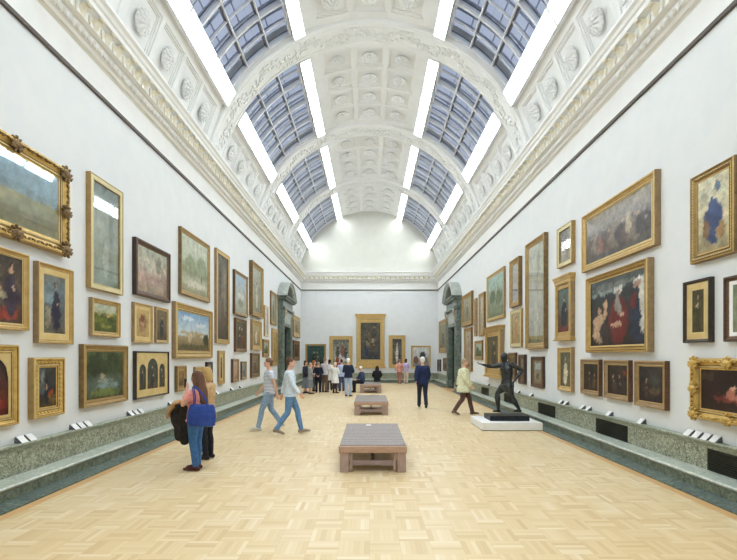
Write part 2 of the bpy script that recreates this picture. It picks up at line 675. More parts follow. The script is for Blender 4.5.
b = MB()
RP = [(0, RAIL - .07), (.045, RAIL - .07), (.045, RAIL - .01), (.03, RAIL), (0, RAIL)]
vs = []
for o, z in RP:
    a = HALF - o
    vs += [(-a, YB + o, z), (a, YB + o, z), (a, YF - o, z), (-a, YF - o, z)]
b.add(vs, [(i * 4 + j, i * 4 + (j + 1) % 4, i * 4 + 4 + (j + 1) % 4, i * 4 + 4 + j) for i in range(len(RP) - 1) for j in range(4)])
struct(b.build('trim_2', M['rail']), 'thin dark brown picture rail below the white frieze', 'picture rail')

# ------------------------------------------------------------------ vault
PC, PU, PG, PL, PE = 23.2, 27.7, 55.6, 61.4, 90.0
DC = 12.8                    # coffer pitch of the crown in degrees
ceil = MB()


def patch(mb, R, p0, p1, y0, y1, n=4):
    vs = []
    for i in range(n + 1):
        p = p0 + (p1 - p0) * i / n
        vs += [vp(R, p, y0), vp(R, p, y1)]
    mb.add(vs, [(2 * i, 2 * i + 1, 2 * i + 3, 2 * i + 2) for i in range(n)])


def coffer(mb, R, p0, p1, y0, y1):
    """stepped sunk panel"""
    steps = [(0, 0), (.07, 0), (.07, .025), (.11, .03), (.11, .055), (.14, .06), (.14, .08)]
    vs = []
    for ins, dep in steps:
        q = math.degrees(ins / R)
        r = R + dep
        for p, y in ((p0 + q, y0 + ins), (p1 - q, y0 + ins), (p1 - q, y1 - ins), (p0 + q, y1 - ins)):
            vs.append(vp(r, p, y))
    k = len(steps)
    fs = [(i * 4 + j, i * 4 + (j + 1) % 4, i * 4 + 4 + (j + 1) % 4, i * 4 + 4 + j) for i in range(k - 1) for j in range(4)]
    fs.append(((k - 1) * 4, (k - 1) * 4 + 1, (k - 1) * 4 + 2, (k - 1) * 4 + 3))
    mb.add(vs, fs)


COF = 1.15
ROS = []
for bi, (y0, y1) in enumerate(BAYS):
    yc = (y0 + y1) / 2
    ym0, ym1 = yc - 2 * COF, yc + 2 * COF
    # crown band
    cuts = [-PC, -1.5 * DC, -.5 * DC, .5 * DC, 1.5 * DC, PC]
    for q0, q1 in zip(cuts, cuts[1:]):
        patch(ceil, RV, q0, q1, y0, ym0, 1)
        patch(ceil, RV, q0, q1, ym1, y1, 1)
    for s in (-1, 1):
        patch(ceil, RV, s * 1.5 * DC, s * PC, ym0, ym1, 1)
    for c in (-1, 0, 1):
        for r in range(4):
            coffer(ceil, RV, (c - .5) * DC, (c + .5) * DC, ym0 + r * COF, ym0 + (r + 1) * COF)
            if bi >= 2:
                ROS.append((c * DC, ym0 + (r + .5) * COF, RV + .08))
    # springing bands with one row of coffers
    for s in (-1, 1):
        lo, hi = 63.0, 76.2
        patch(ceil, RV, s * PL, s * lo, y0, y1, 2)
        patch(ceil, RV, s * hi, s * PE, y0, y1, 3)
        patch(ceil, RV, s * lo, s * hi, y0, ym0, 1)
        patch(ceil, RV, s * lo, s * hi, ym1, y1, 1)
        for r in range(4):
            coffer(ceil, RV, min(s * lo, s * hi), max(s * lo, s * hi), ym0 + r * COF, ym0 + (r + 1) * COF)
            if bi >= 2:
                ROS.append((s * (lo + hi) / 2, ym0 + (r + .5) * COF, RV + .08))
        # reveals up to the glass
        for p in (PU, PG):
            vs = [vp(RV - .17, s * p, y0), vp(RV - .17, s * p, y1), vp(RV + .35, s * p, y1), vp(RV + .35, s * p, y0)]
            ceil.add(vs, [(0, 1, 2, 3)])
        patch(ceil, RV, s * PC, s * PU, y0, y1, 1)
        patch(ceil, RV, s * PG, s * PL, y0, y1, 1)
for i in range(7):           # flat of the vault behind each rib
    yc = -4 + 6 * i
    patch(ceil, RV + .02, -90, 90, yc - .5, yc + .5, 40)
    patch(ceil, RV + .42, -60, 60, yc - .5, yc + .5, 24)
cl = struct(ceil.build('ceiling', M['plaster']), 'white barrel vault with coffered crown and springing bands', 'ceiling')

# rosette, built facing local -z
ros = MB()
ros.lathe([(.17, 0), (.17, -.035), (.25, -.045), (.275, -.07), (.25, -.09), (.2, -.10), (.10, -.11)], n=20)
for j in range(16):
    a = 2 * PI * j / 16
    ros.ell((.255 * math.cos(a), .255 * math.sin(a), -.08), (.04, .035, .03), 6, 5, Matrix.Rotation(a, 3, 'Z'))
for ring, (k, r0, ln, wd, z0, tilt) in enumerate(((10, .18, .08, .05, -.105, .25), (8, .11, .065, .042, -.125, .4))):
    for j in range(k):
        a = 2 * PI * (j + .5 * ring) / k
        rot = Matrix.Rotation(a, 3, 'Z') @ Matrix.Rotation(-tilt, 3, 'Y')
        ros.ell((r0 * math.cos(a), r0 * math.sin(a), z0), (ln, wd, .028), 7, 5, rot)
ros.ell((0, 0, -.135), (.06, .06, .05), 10, 6)
rme = ros.build('rosette', M['plaster'], None, True)
rdat = rme.data
bpy.data.objects.remove(rme)
for p, y, R in ROS:
    o = link('rosette', rdat, cl)
    o.location = vp(R, p, y)
    o.rotation_euler = (0, rad(p), 0)
    o.scale = (.88, .88, 1.45)

# ribs between the bays
rib = MB()
RA = RV - .17
prof = [(-.5, RV + .05), (-.5, RA + .06), (-.46, RA + .02), (-.42, RA + .02), (-.40, RA), (-.36, RA), (-.34, RA + .03),
        (.34, RA + .03), (.36, RA), (.40, RA), (.42, RA + .02), (.46, RA + .02), (.5, RA + .06), (.5, RV + .05)]
n = 64
vs = []
for i in range(n + 1):
    p = -88 + 176 * i / n
    vs += [vp(R, p, dy) for dy, R in prof]
k = len(prof)
rib.add(vs, [(i * k + j, i * k + j + 1, (i + 1) * k + j + 1, (i + 1) * k + j) for i in range(n) for j in range(k - 1)])
vine = MB()
rs = random.Random(4)
pts = []
for i in range(177):
    p = -88 + i
    pts.append(vp(RA + .02, p, .16 * math.sin(rad(p * 20))))
vine.tube(pts, [.018] * len(pts), 5)
for i in range(88):
    p = -88 + 2 * i + rs.uniform(-.3, .3)
    ph = math.sin(rad(p * 20))
    for q in range(4):
        dy = (.16 * ph + rs.uniform(.04, .2) * (1 if q % 2 else -1))
        dy = max(-.28, min(.28, dy))
        rot = Matrix.Rotation(rad(p), 3, 'Y') @ Matrix.Rotation(rs.uniform(0, PI), 3, 'Z')
        vine.ell(vp(RA + .012, p + rs.uniform(-.5, .5), dy), (.085, .04, .026), 6, 4, rot)
    if i % 6 == 4:
        rot = Matrix.Rotation(rad(p), 3, 'Y')
        for j in range(6):
            a = 2 * PI * j / 6
            c = vp(RA + .008, p + math.degrees(.07 * math.cos(a) / RA), .07 * math.sin(a))
            vine.ell(c, (.05, .05, .03), 6, 4, rot)
ro = rib.build('trim_3', M['plaster'], None, True)
for pl in ro.data.polygons:
    pl.use_smooth = False
vo = vine.build('scroll_relief', M['plaster'], ro, True)
struct(ro, 'nearest visible white arch rib with scrolling plaster foliage', 'ceiling rib')
ro.location = (0, 14, 0)
for i, (yc, lab) in enumerate(((20, 'second white arch rib across the vault, beyond the nearest one'), (26, 'farthest white arch rib across the vault'),
                               (8, 'white arch rib across the vault above the nearest skylights'), (2, 'white arch rib across the vault over the camera'),
                               (-4, 'white arch rib against the near end wall'))):
    o = ro.copy()
    COL.objects.link(o)
    o.name = 'trim_%d' % (4 + i)
    o.location = (0, yc, 0)
    struct(o, lab, 'ceiling rib')
    v2 = vo.copy()
    COL.objects.link(v2)
    v2.parent = o

# skylights: one each side of each bay
bars, dark, gls, lou = MB(), MB(), MB(), MB()
RG = RV + .10


def arc_bar(mb, y, w, r0, r1, p0=PU, p1=PG, n=10):
    vs = []
    for i in range(n + 1):
        p = p0 + (p1 - p0) * i / n
        vs += [vp(r0, p, y - w), vp(r0, p, y + w), vp(r1, p, y + w), vp(r1, p, y - w)]
    mb.add(vs, [(i * 4 + j, i * 4 + (j + 1) % 4, i * 4 + 4 + (j + 1) % 4, i * 4 + 4 + j) for i in range(n) for j in range(4)])


def long_bar(mb, p, wdeg, r0, r1, y0=-2.5, y1=2.5):
    vs = []
    for y in (y0, y1):
        vs += [vp(r0, p - wdeg, y), vp(r0, p + wdeg, y), vp(r1, p + wdeg, y), vp(r1, p - wdeg, y)]
    mb.add(vs, [(0, 1, 2, 3), (4, 5, 6, 7), (0, 1, 5, 4), (1, 2, 6, 5), (2, 3, 7, 6), (3, 0, 4, 7)])


for y in (-2.46, -1.25, 0, 1.25, 2.46):
    arc_bar(bars, y, .034, RG - .08, RG + .06)
    arc_bar(dark, y, .046, RG + .06, RG + .09)
for y in (-1.87, -.62, .62, 1.87):
    arc_bar(bars, y, .014, RG - .05, RG + .02)
for p in (36.6, 46.2):
    long_bar(bars, p, .2, RG - .10, RG + .04)
    for y in (-1.87, -.62, .62, 1.87):
        dark_y = (y - .62, y + .62)
        long_bar(dark, p + .45, .16, RG - .02, RG + .10, dark_y[0] + .08, dark_y[1] - .08)
for q in (PU + .3, PG - .3):
    long_bar(bars, q, .3, RG - .1, RG + .05)
patch(gls, RG, PU, PG, -2.5, 2.5, 12)
for i in range(13):
    y = -2.4 + .4 * i
    arc_bar(lou, y, .03, RG + .42, RG + .45, PU - 2, PG + 3)
for p in (33, 41, 49):
    long_bar(lou, p, .12, RG + .46, RG + .52)
proto = None
k = 0
for bi, (y0, y1) in enumerate(BAYS):
    for s in (1, -1):
        k += 1
        nm = 'window_%d' % k
        e = bpy.data.objects.new(nm, None)
        COL.objects.link(e)
        e.location = (0, (y0 + y1) / 2, 0)
        if s < 0:
            e.rotation_euler = (0, 0, PI)
        where = ('behind the camera', 'over the camera', 'nearest to the viewer', 'second in its row', 'third in its row', 'farthest in its row')[bi]
        struct(e, 'curved %s skylight of blue-grey panes, %s' % ('right' if s > 0 else 'left', where), 'skylight')
        if proto is None:
            proto = [bars.build('glazing_bars', M['bar'], e), dark.build('upstand', M['bardark'], e),
                     gls.build('glass', M['glass'], e), lou.build('louvre', M['louvre'], e)]
        else:
            for c in proto:
                d = c.copy()
                COL.objects.link(d)
                d.parent = e

# ceiling lights: long boxes of three diffusers at the two edges of every skylight
def light_strip(p0, p1):
    h = MB()
    R0, R1, RD = RV - .17, RV - .005, RV - .06

    def bar(q0, q1, ya, yb, r0, r1):
        vs = []
        for y in (ya, yb):
            vs += [vp(r0, q0, y), vp(r0, q1, y), vp(r1, q1, y), vp(r1, q0, y)]
        return vs, [(0, 1, 2, 3), (4, 5, 6, 7), (0, 1, 5, 4), (1, 2, 6, 5), (2, 3, 7, 6), (3, 0, 4, 7)]
    h.add(*bar(p0, p1, -2.5, 2.5, RD + .02, R1))
    h.add(*bar(p0, p0 + .22, -2.5, 2.5, R0, RD + .03))
    h.add(*bar(p1 - .22, p1, -2.5, 2.5, R0, RD + .03))
    for y in (-2.5, -.845, .815, 2.475):
        h.add(*bar(p0 + .1, p1 - .1, y - .02, y + .045, R0 + .004, RD + .03))
    ds = []
    for i in range(3):
        d = MB()
        a = -2.47 + i * 1.655
        d.add(*bar(p0 + .24, p1 - .24, a, a + 1.62, RD, RD + .015))
        ds.append(d)
    return h, ds


pro = {}
for bi, (y0, y1) in enumerate(BAYS):
    for s in (1, -1):
        for q, (p0, p1, w) in enumerate(((PC, PU, 'upper'), (PG, PL, 'lower'))):
            where = ('behind the camera', 'over the camera', 'nearest in view', 'second from the viewer', 'third from the viewer', 'farthest from the viewer')[bi]
            e = thing('ceiling_light', 'long white light strip along the %s edge of the %s skylight, %s' % (w, 'right' if s > 0 else 'left', where),
                      'ceiling light', (0, (y0 + y1) / 2, 0), 0 if s > 0 else PI, 'light strips edging the skylights')
            if q not in pro:
                h, ds = light_strip(p0, p1)
                pro[q] = [h.build('housing', M['white'], e)] + [d.build('diffuser', M['diffuser'], e) for d in ds]
            else:
                for c in pro[q]:
                    d = c.copy()
                    COL.objects.link(d)
                    d.parent = e

# ------------------------------------------------------------------ marble wainscot with its step
LEDGE = [(.0, .565), (.065, .565), (.065, .59), (.08, .60), (.08, .615), (.095, .625), (.115, .645), (.115, .66), (.105, .67), (.0, .67)]
PANEL = [(.0, .24), (.06, .24), (.06, .57), (.0, .57)]
STEP = [(.0, .19), (.33, .19), (.355, .205), (.365, .225), (.35, .245), (.05, .255), (.0, .255)]
BASE = [(.0, .055), (.33, .055), (.33, .195), (.0, .195)]
FOOT = [(.0, .0), (.53, .0), (.53, .018), (.50, .026), (.42, .04), (.36, .055), (.33, .06), (.0, .06)]
PY0, PY1 = 23.35, 26.45


def wains(nm, mk, lab):
    e = bpy.data.objects.new(nm, None)
    COL.objects.link(e)
    struct(e, lab, 'wainscot')
    for part, prof, mt in (('ledge', LEDGE, 'marbleledge'), ('marble_panel', PANEL, 'marble'), ('step', STEP, 'marblestep'), ('plinth_base', BASE, 'marblelow'), ('plinth_foot', FOOT, 'marblebase')):
        mb = MB()
        mk(mb, prof)
        mb.build(part, M[mt], e)
    return e


def side_run(s):
    def mk(mb, prof):
        pr = [(s * (HALF - o), z) for o, z in prof]
        mb.extrude(pr, YB, PY0)
        mb.extrude(pr, PY1, YF)
    return mk


wains('baseboard_left', side_run(-1), 'mottled green marble wainscot with stepped base along the left wall')
wr = wains('baseboard_right', side_run(1), 'mottled green marble wainscot with dark vents along the right wall')
wains('baseboard_back', lambda mb, prof: mb.extrude_x([(YF - o, z) for o, z in prof], -HALF + .05, HALF - .05), 'green marble wainscot below the end wall pictures')
for yc in (5.73, 8.83, 12.05, 15.25, 18.45, 21.65):
    vb = MB()
    x = HALF - .06
    vb.box(x - .012, x - .001, yc - .57, yc + .57, .26, .56)
    g = vb.build('vent_grille', M['ventm'], wr)
    sl = MB()
    for i in range(9):
        z = .275 + i * .03
        sl.extrude([(x - .012, z), (x - .03, z + .012), (x - .03, z + .016), (x - .012, z + .004)], yc - .55, yc + .55)
    sl.build('louvre_blades', M['ventm'], g)

# ------------------------------------------------------------------ marble doorways
def portal(s, nm, lab):
    """local: x along wall, -y out of the wall; the doorway centred on x = 0"""
    e = bpy.data.objects.new(nm, None)
    COL.objects.link(e)
    e.location = (s * HALF, (DY0 + DY1) / 2, 0)
    e.rotation_euler = (0, 0, -s * PI / 2)
    struct(e, lab, 'doorway')
    hw = (DY1 - DY0) / 2
    j = MB()
    for q in (-1, 1):
        xs = sorted((q * hw, q * (hw - .06)))
        j.box(*xs, -.05, .6, 0, DH)
    j.box(-hw, hw, -.05, .6, DH - .06, DH)
    j.build('door_jamb', M['portaldark'], e)
    d = MB()
    for q in (-1, 1):
        x0, x1 = sorted((q * .01, q * (hw - .06)))
        d.bbox(x0, x1, .5, .56, .01, DH - .06, .01)
        for z0, z1 in ((.25, 1.1), (1.3, 2.2), (2.4, 3.2)):
            d.bbox(x0 + .12, x1 - .12, .47, .5, z0, z1, .012)
    d.build('dark_infill', M['portaldark'], e)  # dark leaves added to close the opening, standing in for the unlit room beyond
    pil = MB()
    for q in (-1, 1):
        c = q * (hw + .27)
        pil.bbox(c - .25, c + .25, -.32, 0, 0, .45, .02)
        pil.bbox(c - .21, c + .21, -.28, 0, .45, 3.9, .02)
        pil.bbox(c - .13, c + .13, -.31, -.27, .6, 3.75, .02)
    pil.build('pilaster', M['portal'], e)
    for q in (-1, 1):
        c = q * (hw + .27)
        br = MB()
        br.tube([(c, -.34, 4.32), (c, -.40, 4.22), (c, -.37, 4.08), (c, -.33, 3.98), (c, -.3, 3.86)], [(.10, .06), (.10, .06), (.09, .05), (.08, .04), (.07, .03)], 10, (1, 0, 0))
        br.build('bracket', M['bracket'], e, True)
    en = MB()
    W = hw + .58
    en.bbox(-W + .08, W - .08, -.26, 0, 3.45, 4.32, .02)
    en.bbox(-W, W, -.4, 0, 4.32, 4.45, .02)
    en.bbox(-W + .06, W - .06, -.3, 0, 4.45, 4.82, .02)
    en.bbox(-W - .02, W + .02, -.46, 0, 4.82, 4.92, .02)
    en.bbox(-W - .06, W + .06, -.54, 0, 4.92, 5.02, .02)
    en.build('entablature', M['portal'], e)
    fp = MB()
    fp.bbox(-hw + .05, hw - .05, -.29, -.25, 3.6, 4.22, .012)
    fp.build('frieze_panel', M['portalgrey'], e)
    # segmental pediment: a curved cornice over a sunk tympanum
    Wp = W + .06
    rise = .88
    R = (Wp * Wp + rise * rise) / (2 * rise)
    a = math.asin(Wp / R)
    pd = MB()
    n = 24
    pr = [(-.54, 0), (-.54, -.09), (-.48, -.11), (-.44, -.2), (-.36, -.23), (0, -.23), (0, 0)]
    vs = []
    for i in range(n + 1):
        t = -a + 2 * a * i / n
        for y, dr in pr:
            r = R + dr
            vs.append((r * math.sin(t), y, max(5.0, 5.02 + rise - R + r * math.cos(t))))
    k = len(pr)
    pd.add(vs, [(i * k + jj, i * k + (jj + 1) % k, (i + 1) * k + (jj + 1) % k, (i + 1) * k + jj) for i in range(n) for jj in range(k)] + [tuple(range(k)), tuple(n * k + i for i in range(k))])
    pd.build('pediment', M['portalgrey'], e)
    ty = MB()
    vs = [(R * .96 * math.sin(-a + 2 * a * i / n), -.12, max(5.02, 5.02 + rise - R + (R - .1) * math.cos(-a + 2 * a * i / n))) for i in range(n + 1)]
    ty.add(vs + [(x, 0, z) for x, y, z in vs], [tuple(range(n + 1)), tuple(range(2 * n + 1, n, -1))] + [(i, i + 1, n + 2 + i, n + 1 + i) for i in range(n)])
    ty.build('tympanum', M['portaldark'], e)
    # outer room side of the closed opening
    return e


portal(-1, 'door_1', 'green marble doorway with round pediment in the left wall')
portal(1, 'door_2', 'green marble doorway with round pediment in the right wall')
# ------------------------------------------------------------------ painted canvases
def vnoise(rng, ny, nx, cell):
    gy, gx = max(2, int(ny / cell) + 2), max(2, int(nx / cell) + 2)
    g = rng.random((gy, gx))
    yy = np.linspace(0, gy - 1.001, ny)
    xx = np.linspace(0, gx - 1.001, nx)
    y0, x0 = yy.astype(int), xx.astype(int)
    fy, fx = (yy - y0)[:, None], (xx - x0)[None, :]
    fy, fx = fy * fy * (3 - 2 * fy), fx * fx * (3 - 2 * fx)
    a = g[np.ix_(y0, x0)] * (1 - fx) + g[np.ix_(y0, x0 + 1)] * fx
    c = g[np.ix_(y0 + 1, x0)] * (1 - fx) + g[np.ix_(y0 + 1, x0 + 1)] * fx
    return a * (1 - fy) + c * fy


def fig(u, v, h, body, skin='c9a283', w=.32, hair='2c221c'):
    """a loosely brushed standing figure: base at (u, v), height h of the canvas"""
    return [(u, v + h * .36, w * h * .62, h * .38, body), (u, v + h * .6, w * h * .48, h * .2, body), (u, v + h * .93, h * .085, h * .085, hair),
            (u + .005, v + h * .89, h * .062, h * .08, skin), (u + w * h * .2, v + h * .52, h * .045, h * .045, skin)]


def tree(u, v, r, c='3c4a2a', t='4a4230'):
    return [(u, v - r * .8, r * .05, r * .5, t), (u, v, r * .8, r * .8, c), (u - r * .4, v - r * .2, r * .5, r * .5, c), (u + r * .45, v - r * .1, r * .5, r * .55, c)]


def rect(u0, u1, v0, v1, c):
    return [(u0, u1, v0, v1, c, 'r')]


def paint(bg, noise, blobs, seed, nx, ny):
    rng = np.random.default_rng(seed)
    vv = np.linspace(0, 1, ny)
    ks = sorted(bg)
    img = np.stack([np.interp(vv, [k for k, _ in ks], [lin(c)[i] for _, c in ks]) for i in range(3)], -1)[:, None, :].repeat(nx, 1)
    U, V = np.meshgrid(np.linspace(0, 1, nx), vv)
    wx = (vnoise(rng, ny, nx, 5) - .5) * .05
    wy = (vnoise(rng, ny, nx, 5) - .5) * .05
    asp = ny / nx
    for q in blobs:
        if len(q) == 6:
            u0, u1, v0, v1, c, _ = q
            m = ((U > u0) & (U < u1) & (V > v0) & (V < v1)).astype(float)
        else:
            u, v, ru, rv, c = q
            d = ((U + wx - u) / ru) ** 2 + ((V + wy - v) / rv) ** 2
            m = np.clip((1.25 - d) / .5, 0, 1)
        img = img * (1 - m[..., None]) + np.array(lin(c)) * m[..., None]
    amp = 1.0
    jx = np.clip(np.arange(nx)[None, :] + ((vnoise(rng, ny, nx, 2.0) - .5) * 2.6 * amp).round().astype(int), 0, nx - 1)
    jy = np.clip(np.arange(ny)[:, None] + ((vnoise(rng, ny, nx, 2.0) - .5) * 3.2 * amp).round().astype(int), 0, ny - 1)
    img = img[jy, jx]
    n1 = vnoise(rng, ny, nx, 6) - .5
    n2 = vnoise(rng, ny, nx, 2.2) - .5
    n3 = rng.random((ny, nx)) - .5
    k = np.clip(1 + noise * (1.6 * n1 + 1.2 * n2 + .5 * n3), .15, 2.2)
    img = img * k[..., None]
    hue = (vnoise(rng, ny, nx, 4) - .5) * noise * .35
    img[..., 0] *= 1 + hue
    img[..., 2] *= 1 - hue
    return np.clip(img, 0, 1)


def canvas(parent, u0, u1, v0, v1, d, art, seed, px=.02, arch=False, name='canvas'):
    bg, noise, blobs = art
    w, h = u1 - u0, v1 - v0
    px = max(px, math.sqrt(w * h / 5500))
    nx, ny = max(10, int(w / px)), max(10, int(h / px))
    img = paint(bg, noise, blobs, seed, nx, ny)
    X, Z = np.meshgrid(np.linspace(u0, u1, nx), np.linspace(0, 1, ny))
    if arch:
        t = (X - (u0 + u1) / 2) / (w / 2)
        top = v1 - w / 2 + (w / 2) * np.sqrt(np.clip(1 - t * t, 0, 1)) * 1.0
        Z = v0 + (top - v0) * Z
    else:
        Z = v0 + h * Z
    co = np.stack([X, np.full_like(X, -d), Z], -1).reshape(-1, 3)
    # a real board: front sheet plus a back
    nv = len(co)
    idx = np.arange(nv).reshape(ny, nx)
    q = np.stack([idx[:-1, :-1], idx[:-1, 1:], idx[1:, 1:], idx[1:, :-1]], -1).reshape(-1, 4)
    rim = list(idx[0, :]) + list(idx[1:, -1]) + list(idx[-1, -2::-1]) + list(idx[-2:0, 0])
    rb = np.array([co[i] for i in rim])
    rb[:, 1] = -d + .012
    verts = np.concatenate([co, rb])
    r = len(rim)
    faces = q.tolist() + [[int(rim[i]), nv + i, nv + (i + 1) % r, int(rim[(i + 1) % r])] for i in range(r)] + [[nv + i for i in range(r - 1, -1, -1)]]
    me = bpy.data.meshes.new(name)
    me.from_pydata(verts.tolist(), [], faces)
    ca = me.color_attributes.new('Col', 'FLOAT_COLOR', 'POINT')
    col = np.ones((len(verts), 4), dtype=np.float32)
    col[:nv, :3] = img.reshape(-1, 3)
    col[nv:, :3] = .2
    ca.data.foreach_set('color', col.ravel())
    me.materials.append(M['oil'])
    me.update()
    return link(name, me, parent)


# (inset, depth, tone of the strip that follows): 0 face, 1 dark outer side, 2 groove in painted shade, 3 edge in painted highlight
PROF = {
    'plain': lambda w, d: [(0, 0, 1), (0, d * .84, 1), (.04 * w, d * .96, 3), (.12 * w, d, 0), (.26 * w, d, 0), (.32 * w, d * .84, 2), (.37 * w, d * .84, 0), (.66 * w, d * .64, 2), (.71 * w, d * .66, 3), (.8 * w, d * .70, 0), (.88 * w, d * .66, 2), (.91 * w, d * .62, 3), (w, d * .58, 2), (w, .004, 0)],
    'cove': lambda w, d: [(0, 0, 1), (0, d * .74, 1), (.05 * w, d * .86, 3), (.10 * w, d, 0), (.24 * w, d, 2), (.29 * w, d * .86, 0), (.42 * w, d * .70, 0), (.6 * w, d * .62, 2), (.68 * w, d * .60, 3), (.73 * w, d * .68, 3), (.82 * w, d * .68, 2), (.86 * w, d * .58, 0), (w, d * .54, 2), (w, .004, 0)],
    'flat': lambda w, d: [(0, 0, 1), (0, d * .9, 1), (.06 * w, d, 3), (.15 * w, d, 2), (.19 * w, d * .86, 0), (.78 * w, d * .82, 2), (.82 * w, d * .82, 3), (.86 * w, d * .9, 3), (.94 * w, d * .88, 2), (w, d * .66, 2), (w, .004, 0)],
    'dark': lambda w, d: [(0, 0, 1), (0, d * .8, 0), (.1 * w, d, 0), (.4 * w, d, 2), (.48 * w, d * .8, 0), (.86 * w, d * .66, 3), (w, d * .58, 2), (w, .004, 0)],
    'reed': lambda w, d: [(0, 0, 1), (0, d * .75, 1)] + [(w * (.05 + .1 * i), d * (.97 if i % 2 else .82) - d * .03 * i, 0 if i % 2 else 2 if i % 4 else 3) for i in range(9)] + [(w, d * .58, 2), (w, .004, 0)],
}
RELIEF_TONES = {'gold': ('oakframe', 'golddark', 'goldflat'), 'goldrich': ('goldold', 'golddark', 'goldflat'), 'goldold': ('golddark', 'golddark', 'gold'), 'goldpale': ('goldold', 'goldold', 'goldpale'),
          'golddark': ('walnut', 'walnut', 'goldold'), 'oakframe': ('walnut', 'golddark', 'gold'), 'walnut': ('ebony', 'ebony', 'golddark'), 'ebony': ('ebony', 'ebony', 'walnut')}  # groove shade and edge light painted as tones, soft lamps flatten the mouldings


def moulding(e, W, H, fw, d, style, mat, lift=0):
    pr = PROF[style](fw, d)
    b = MB()
    b.mitre([(t, q) for t, q, _ in pr], W, H, [k for _, _, k in pr])
    if lift:
        b.v = [(x, y, z + lift) for x, y, z in b.v]
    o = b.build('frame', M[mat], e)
    for m in RELIEF_TONES[mat]:
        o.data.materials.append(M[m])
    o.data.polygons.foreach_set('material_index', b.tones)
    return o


def ring_pts(W, H, ins, step):
    """points along the frame, with direction angle"""
    a0, a1, b0, b1 = -W / 2 + ins, W / 2 - ins, ins, H - ins
    out = []
    for (x0, z0, x1, z1) in ((a0, b0, a1, b0), (a1, b0, a1, b1), (a1, b1, a0, b1), (a0, b1, a0, b0)):
        ln = math.hypot(x1 - x0, z1 - z0)
        k = max(2, round(ln / step))
        for i in range(k):
            t = (i + .5) / k
            out.append((x0 + (x1 - x0) * t, z0 + (z1 - z0) * t, math.atan2(z1 - z0, x1 - x0), i))
    return out


def beading(parent, W, H, ins, step, r, d, mat, tilt=0):
    b = MB()
    for x, z, a, i in ring_pts(W, H, ins, step):
        b.ell((x, -d, z), (r[0], r[1], r[2]), 6, 4, Matrix.Rotation(-a + tilt, 3, 'Y'))
    b.build('beading', mat, parent, True)


def rococo(parent, W, H, fw, d, mat, seed):
    """carved corner and centre cartouches with running scrolls"""
    rs = random.Random(seed)
    b = MB()
    spots = []
    for sx in (-1, 1):
        for z in (fw * .45, H - fw * .45):
            spots.append((sx * (W / 2 - fw * .45), z, 1.0))
        spots.append((sx * (W / 2 - fw * .4), H / 2, .85))
    for z in (fw * .4, H - fw * .4):
        spots.append((0, z, .85))
    for cx, cz, k in spots:
        b.ell((cx, -d, cz), (fw * .34 * k, .035, fw * .3 * k), 10, 6)
        for j in range(9):
            a = 2 * PI * j / 9 + .2
            rr = fw * .5 * k
            b.ell((cx + rr * math.cos(a), -d * .92, cz + rr * math.sin(a)), (fw * .2 * k, .028, fw * .1 * k), 7, 5, Matrix.Rotation(-a, 3, 'Y'))
        for sg in (-1, 1):
            pts = []
            for j in range(12):
                a = j * .55
                q = fw * (.14 + .045 * j) * k
                pts.append((cx + sg * q * math.cos(a), -d * .95 - .01, cz + q * math.sin(a) * .7))
            b.tube(pts, [.012] * 12, 6)
    for x, z, a, i in ring_pts(W, H, fw * .3, fw * .42):
        b.ell((x, -d * .95, z), (fw * .2, .022, fw * .085), 7, 4, Matrix.Rotation(-a + (.6 if i % 2 else -.6), 3, 'Y'))
    b.build('carved_ornament', mat, parent, True)


def flat_ring(parent, name, mat, W, H, i0, i1, d):
    b = MB()
    b.mitre([(i0, d - .012), (i0, d), (i1 - .006, d), (i1, d - .006), (i1, d - .012)], W, H)
    return b.build(name, mat, parent)


def frame_parts(e, W, H, fw, d, style, mat, spec):
    moulding(e, W, H, fw, d, style, mat)
    bk = MB()
    bk.box(-W / 2 + .01, W / 2 - .01, -.01, 0, .01, H - .01)
    bk.build('backing', M['back'], e)


def arch_mat(e, u0, u1, v0, v1, d, openings, mat):
    """gilt sheet with round-headed openings (list of (ua, ub, va, vb))"""
    b = MB()
    ops = sorted(openings)
    x = u0
    def q(xa, xb, za0, za1, zb0, zb1):
        b.add([(xa, -d, za0), (xb, -d, zb0), (xb, -d, zb1), (xa, -d, za1),
               (xa, -d + .01, za0), (xb, -d + .01, zb0), (xb, -d + .01, zb1), (xa, -d + .01, za1)],
              [(0, 1, 2, 3), (7, 6, 5, 4), (0, 4, 5, 1), (3, 2, 6, 7)])
    for ua, ub, va, vb in ops:
        q(x, ua, v0, v1, v0, v1)
        q(ua, ub, v0, va, v0, va)
        n = 16
        r = (ub - ua) / 2
        for i in range(n):
            xa, xb = ua + (ub - ua) * i / n, ua + (ub - ua) * (i + 1) / n
            ta, tb = (xa - ua) / r - 1, (xb - ua) / r - 1
            za = vb - r + r * math.sqrt(max(0, 1 - ta * ta))
            zb = vb - r + r * math.sqrt(max(0, 1 - tb * tb))
            q(xa, xb, za, v1, zb, v1)
        x = ub
    q(x, u1, v0, v1, v0, v1)
    b.build('gilt_mount', M[mat], e)


SEED = [100]


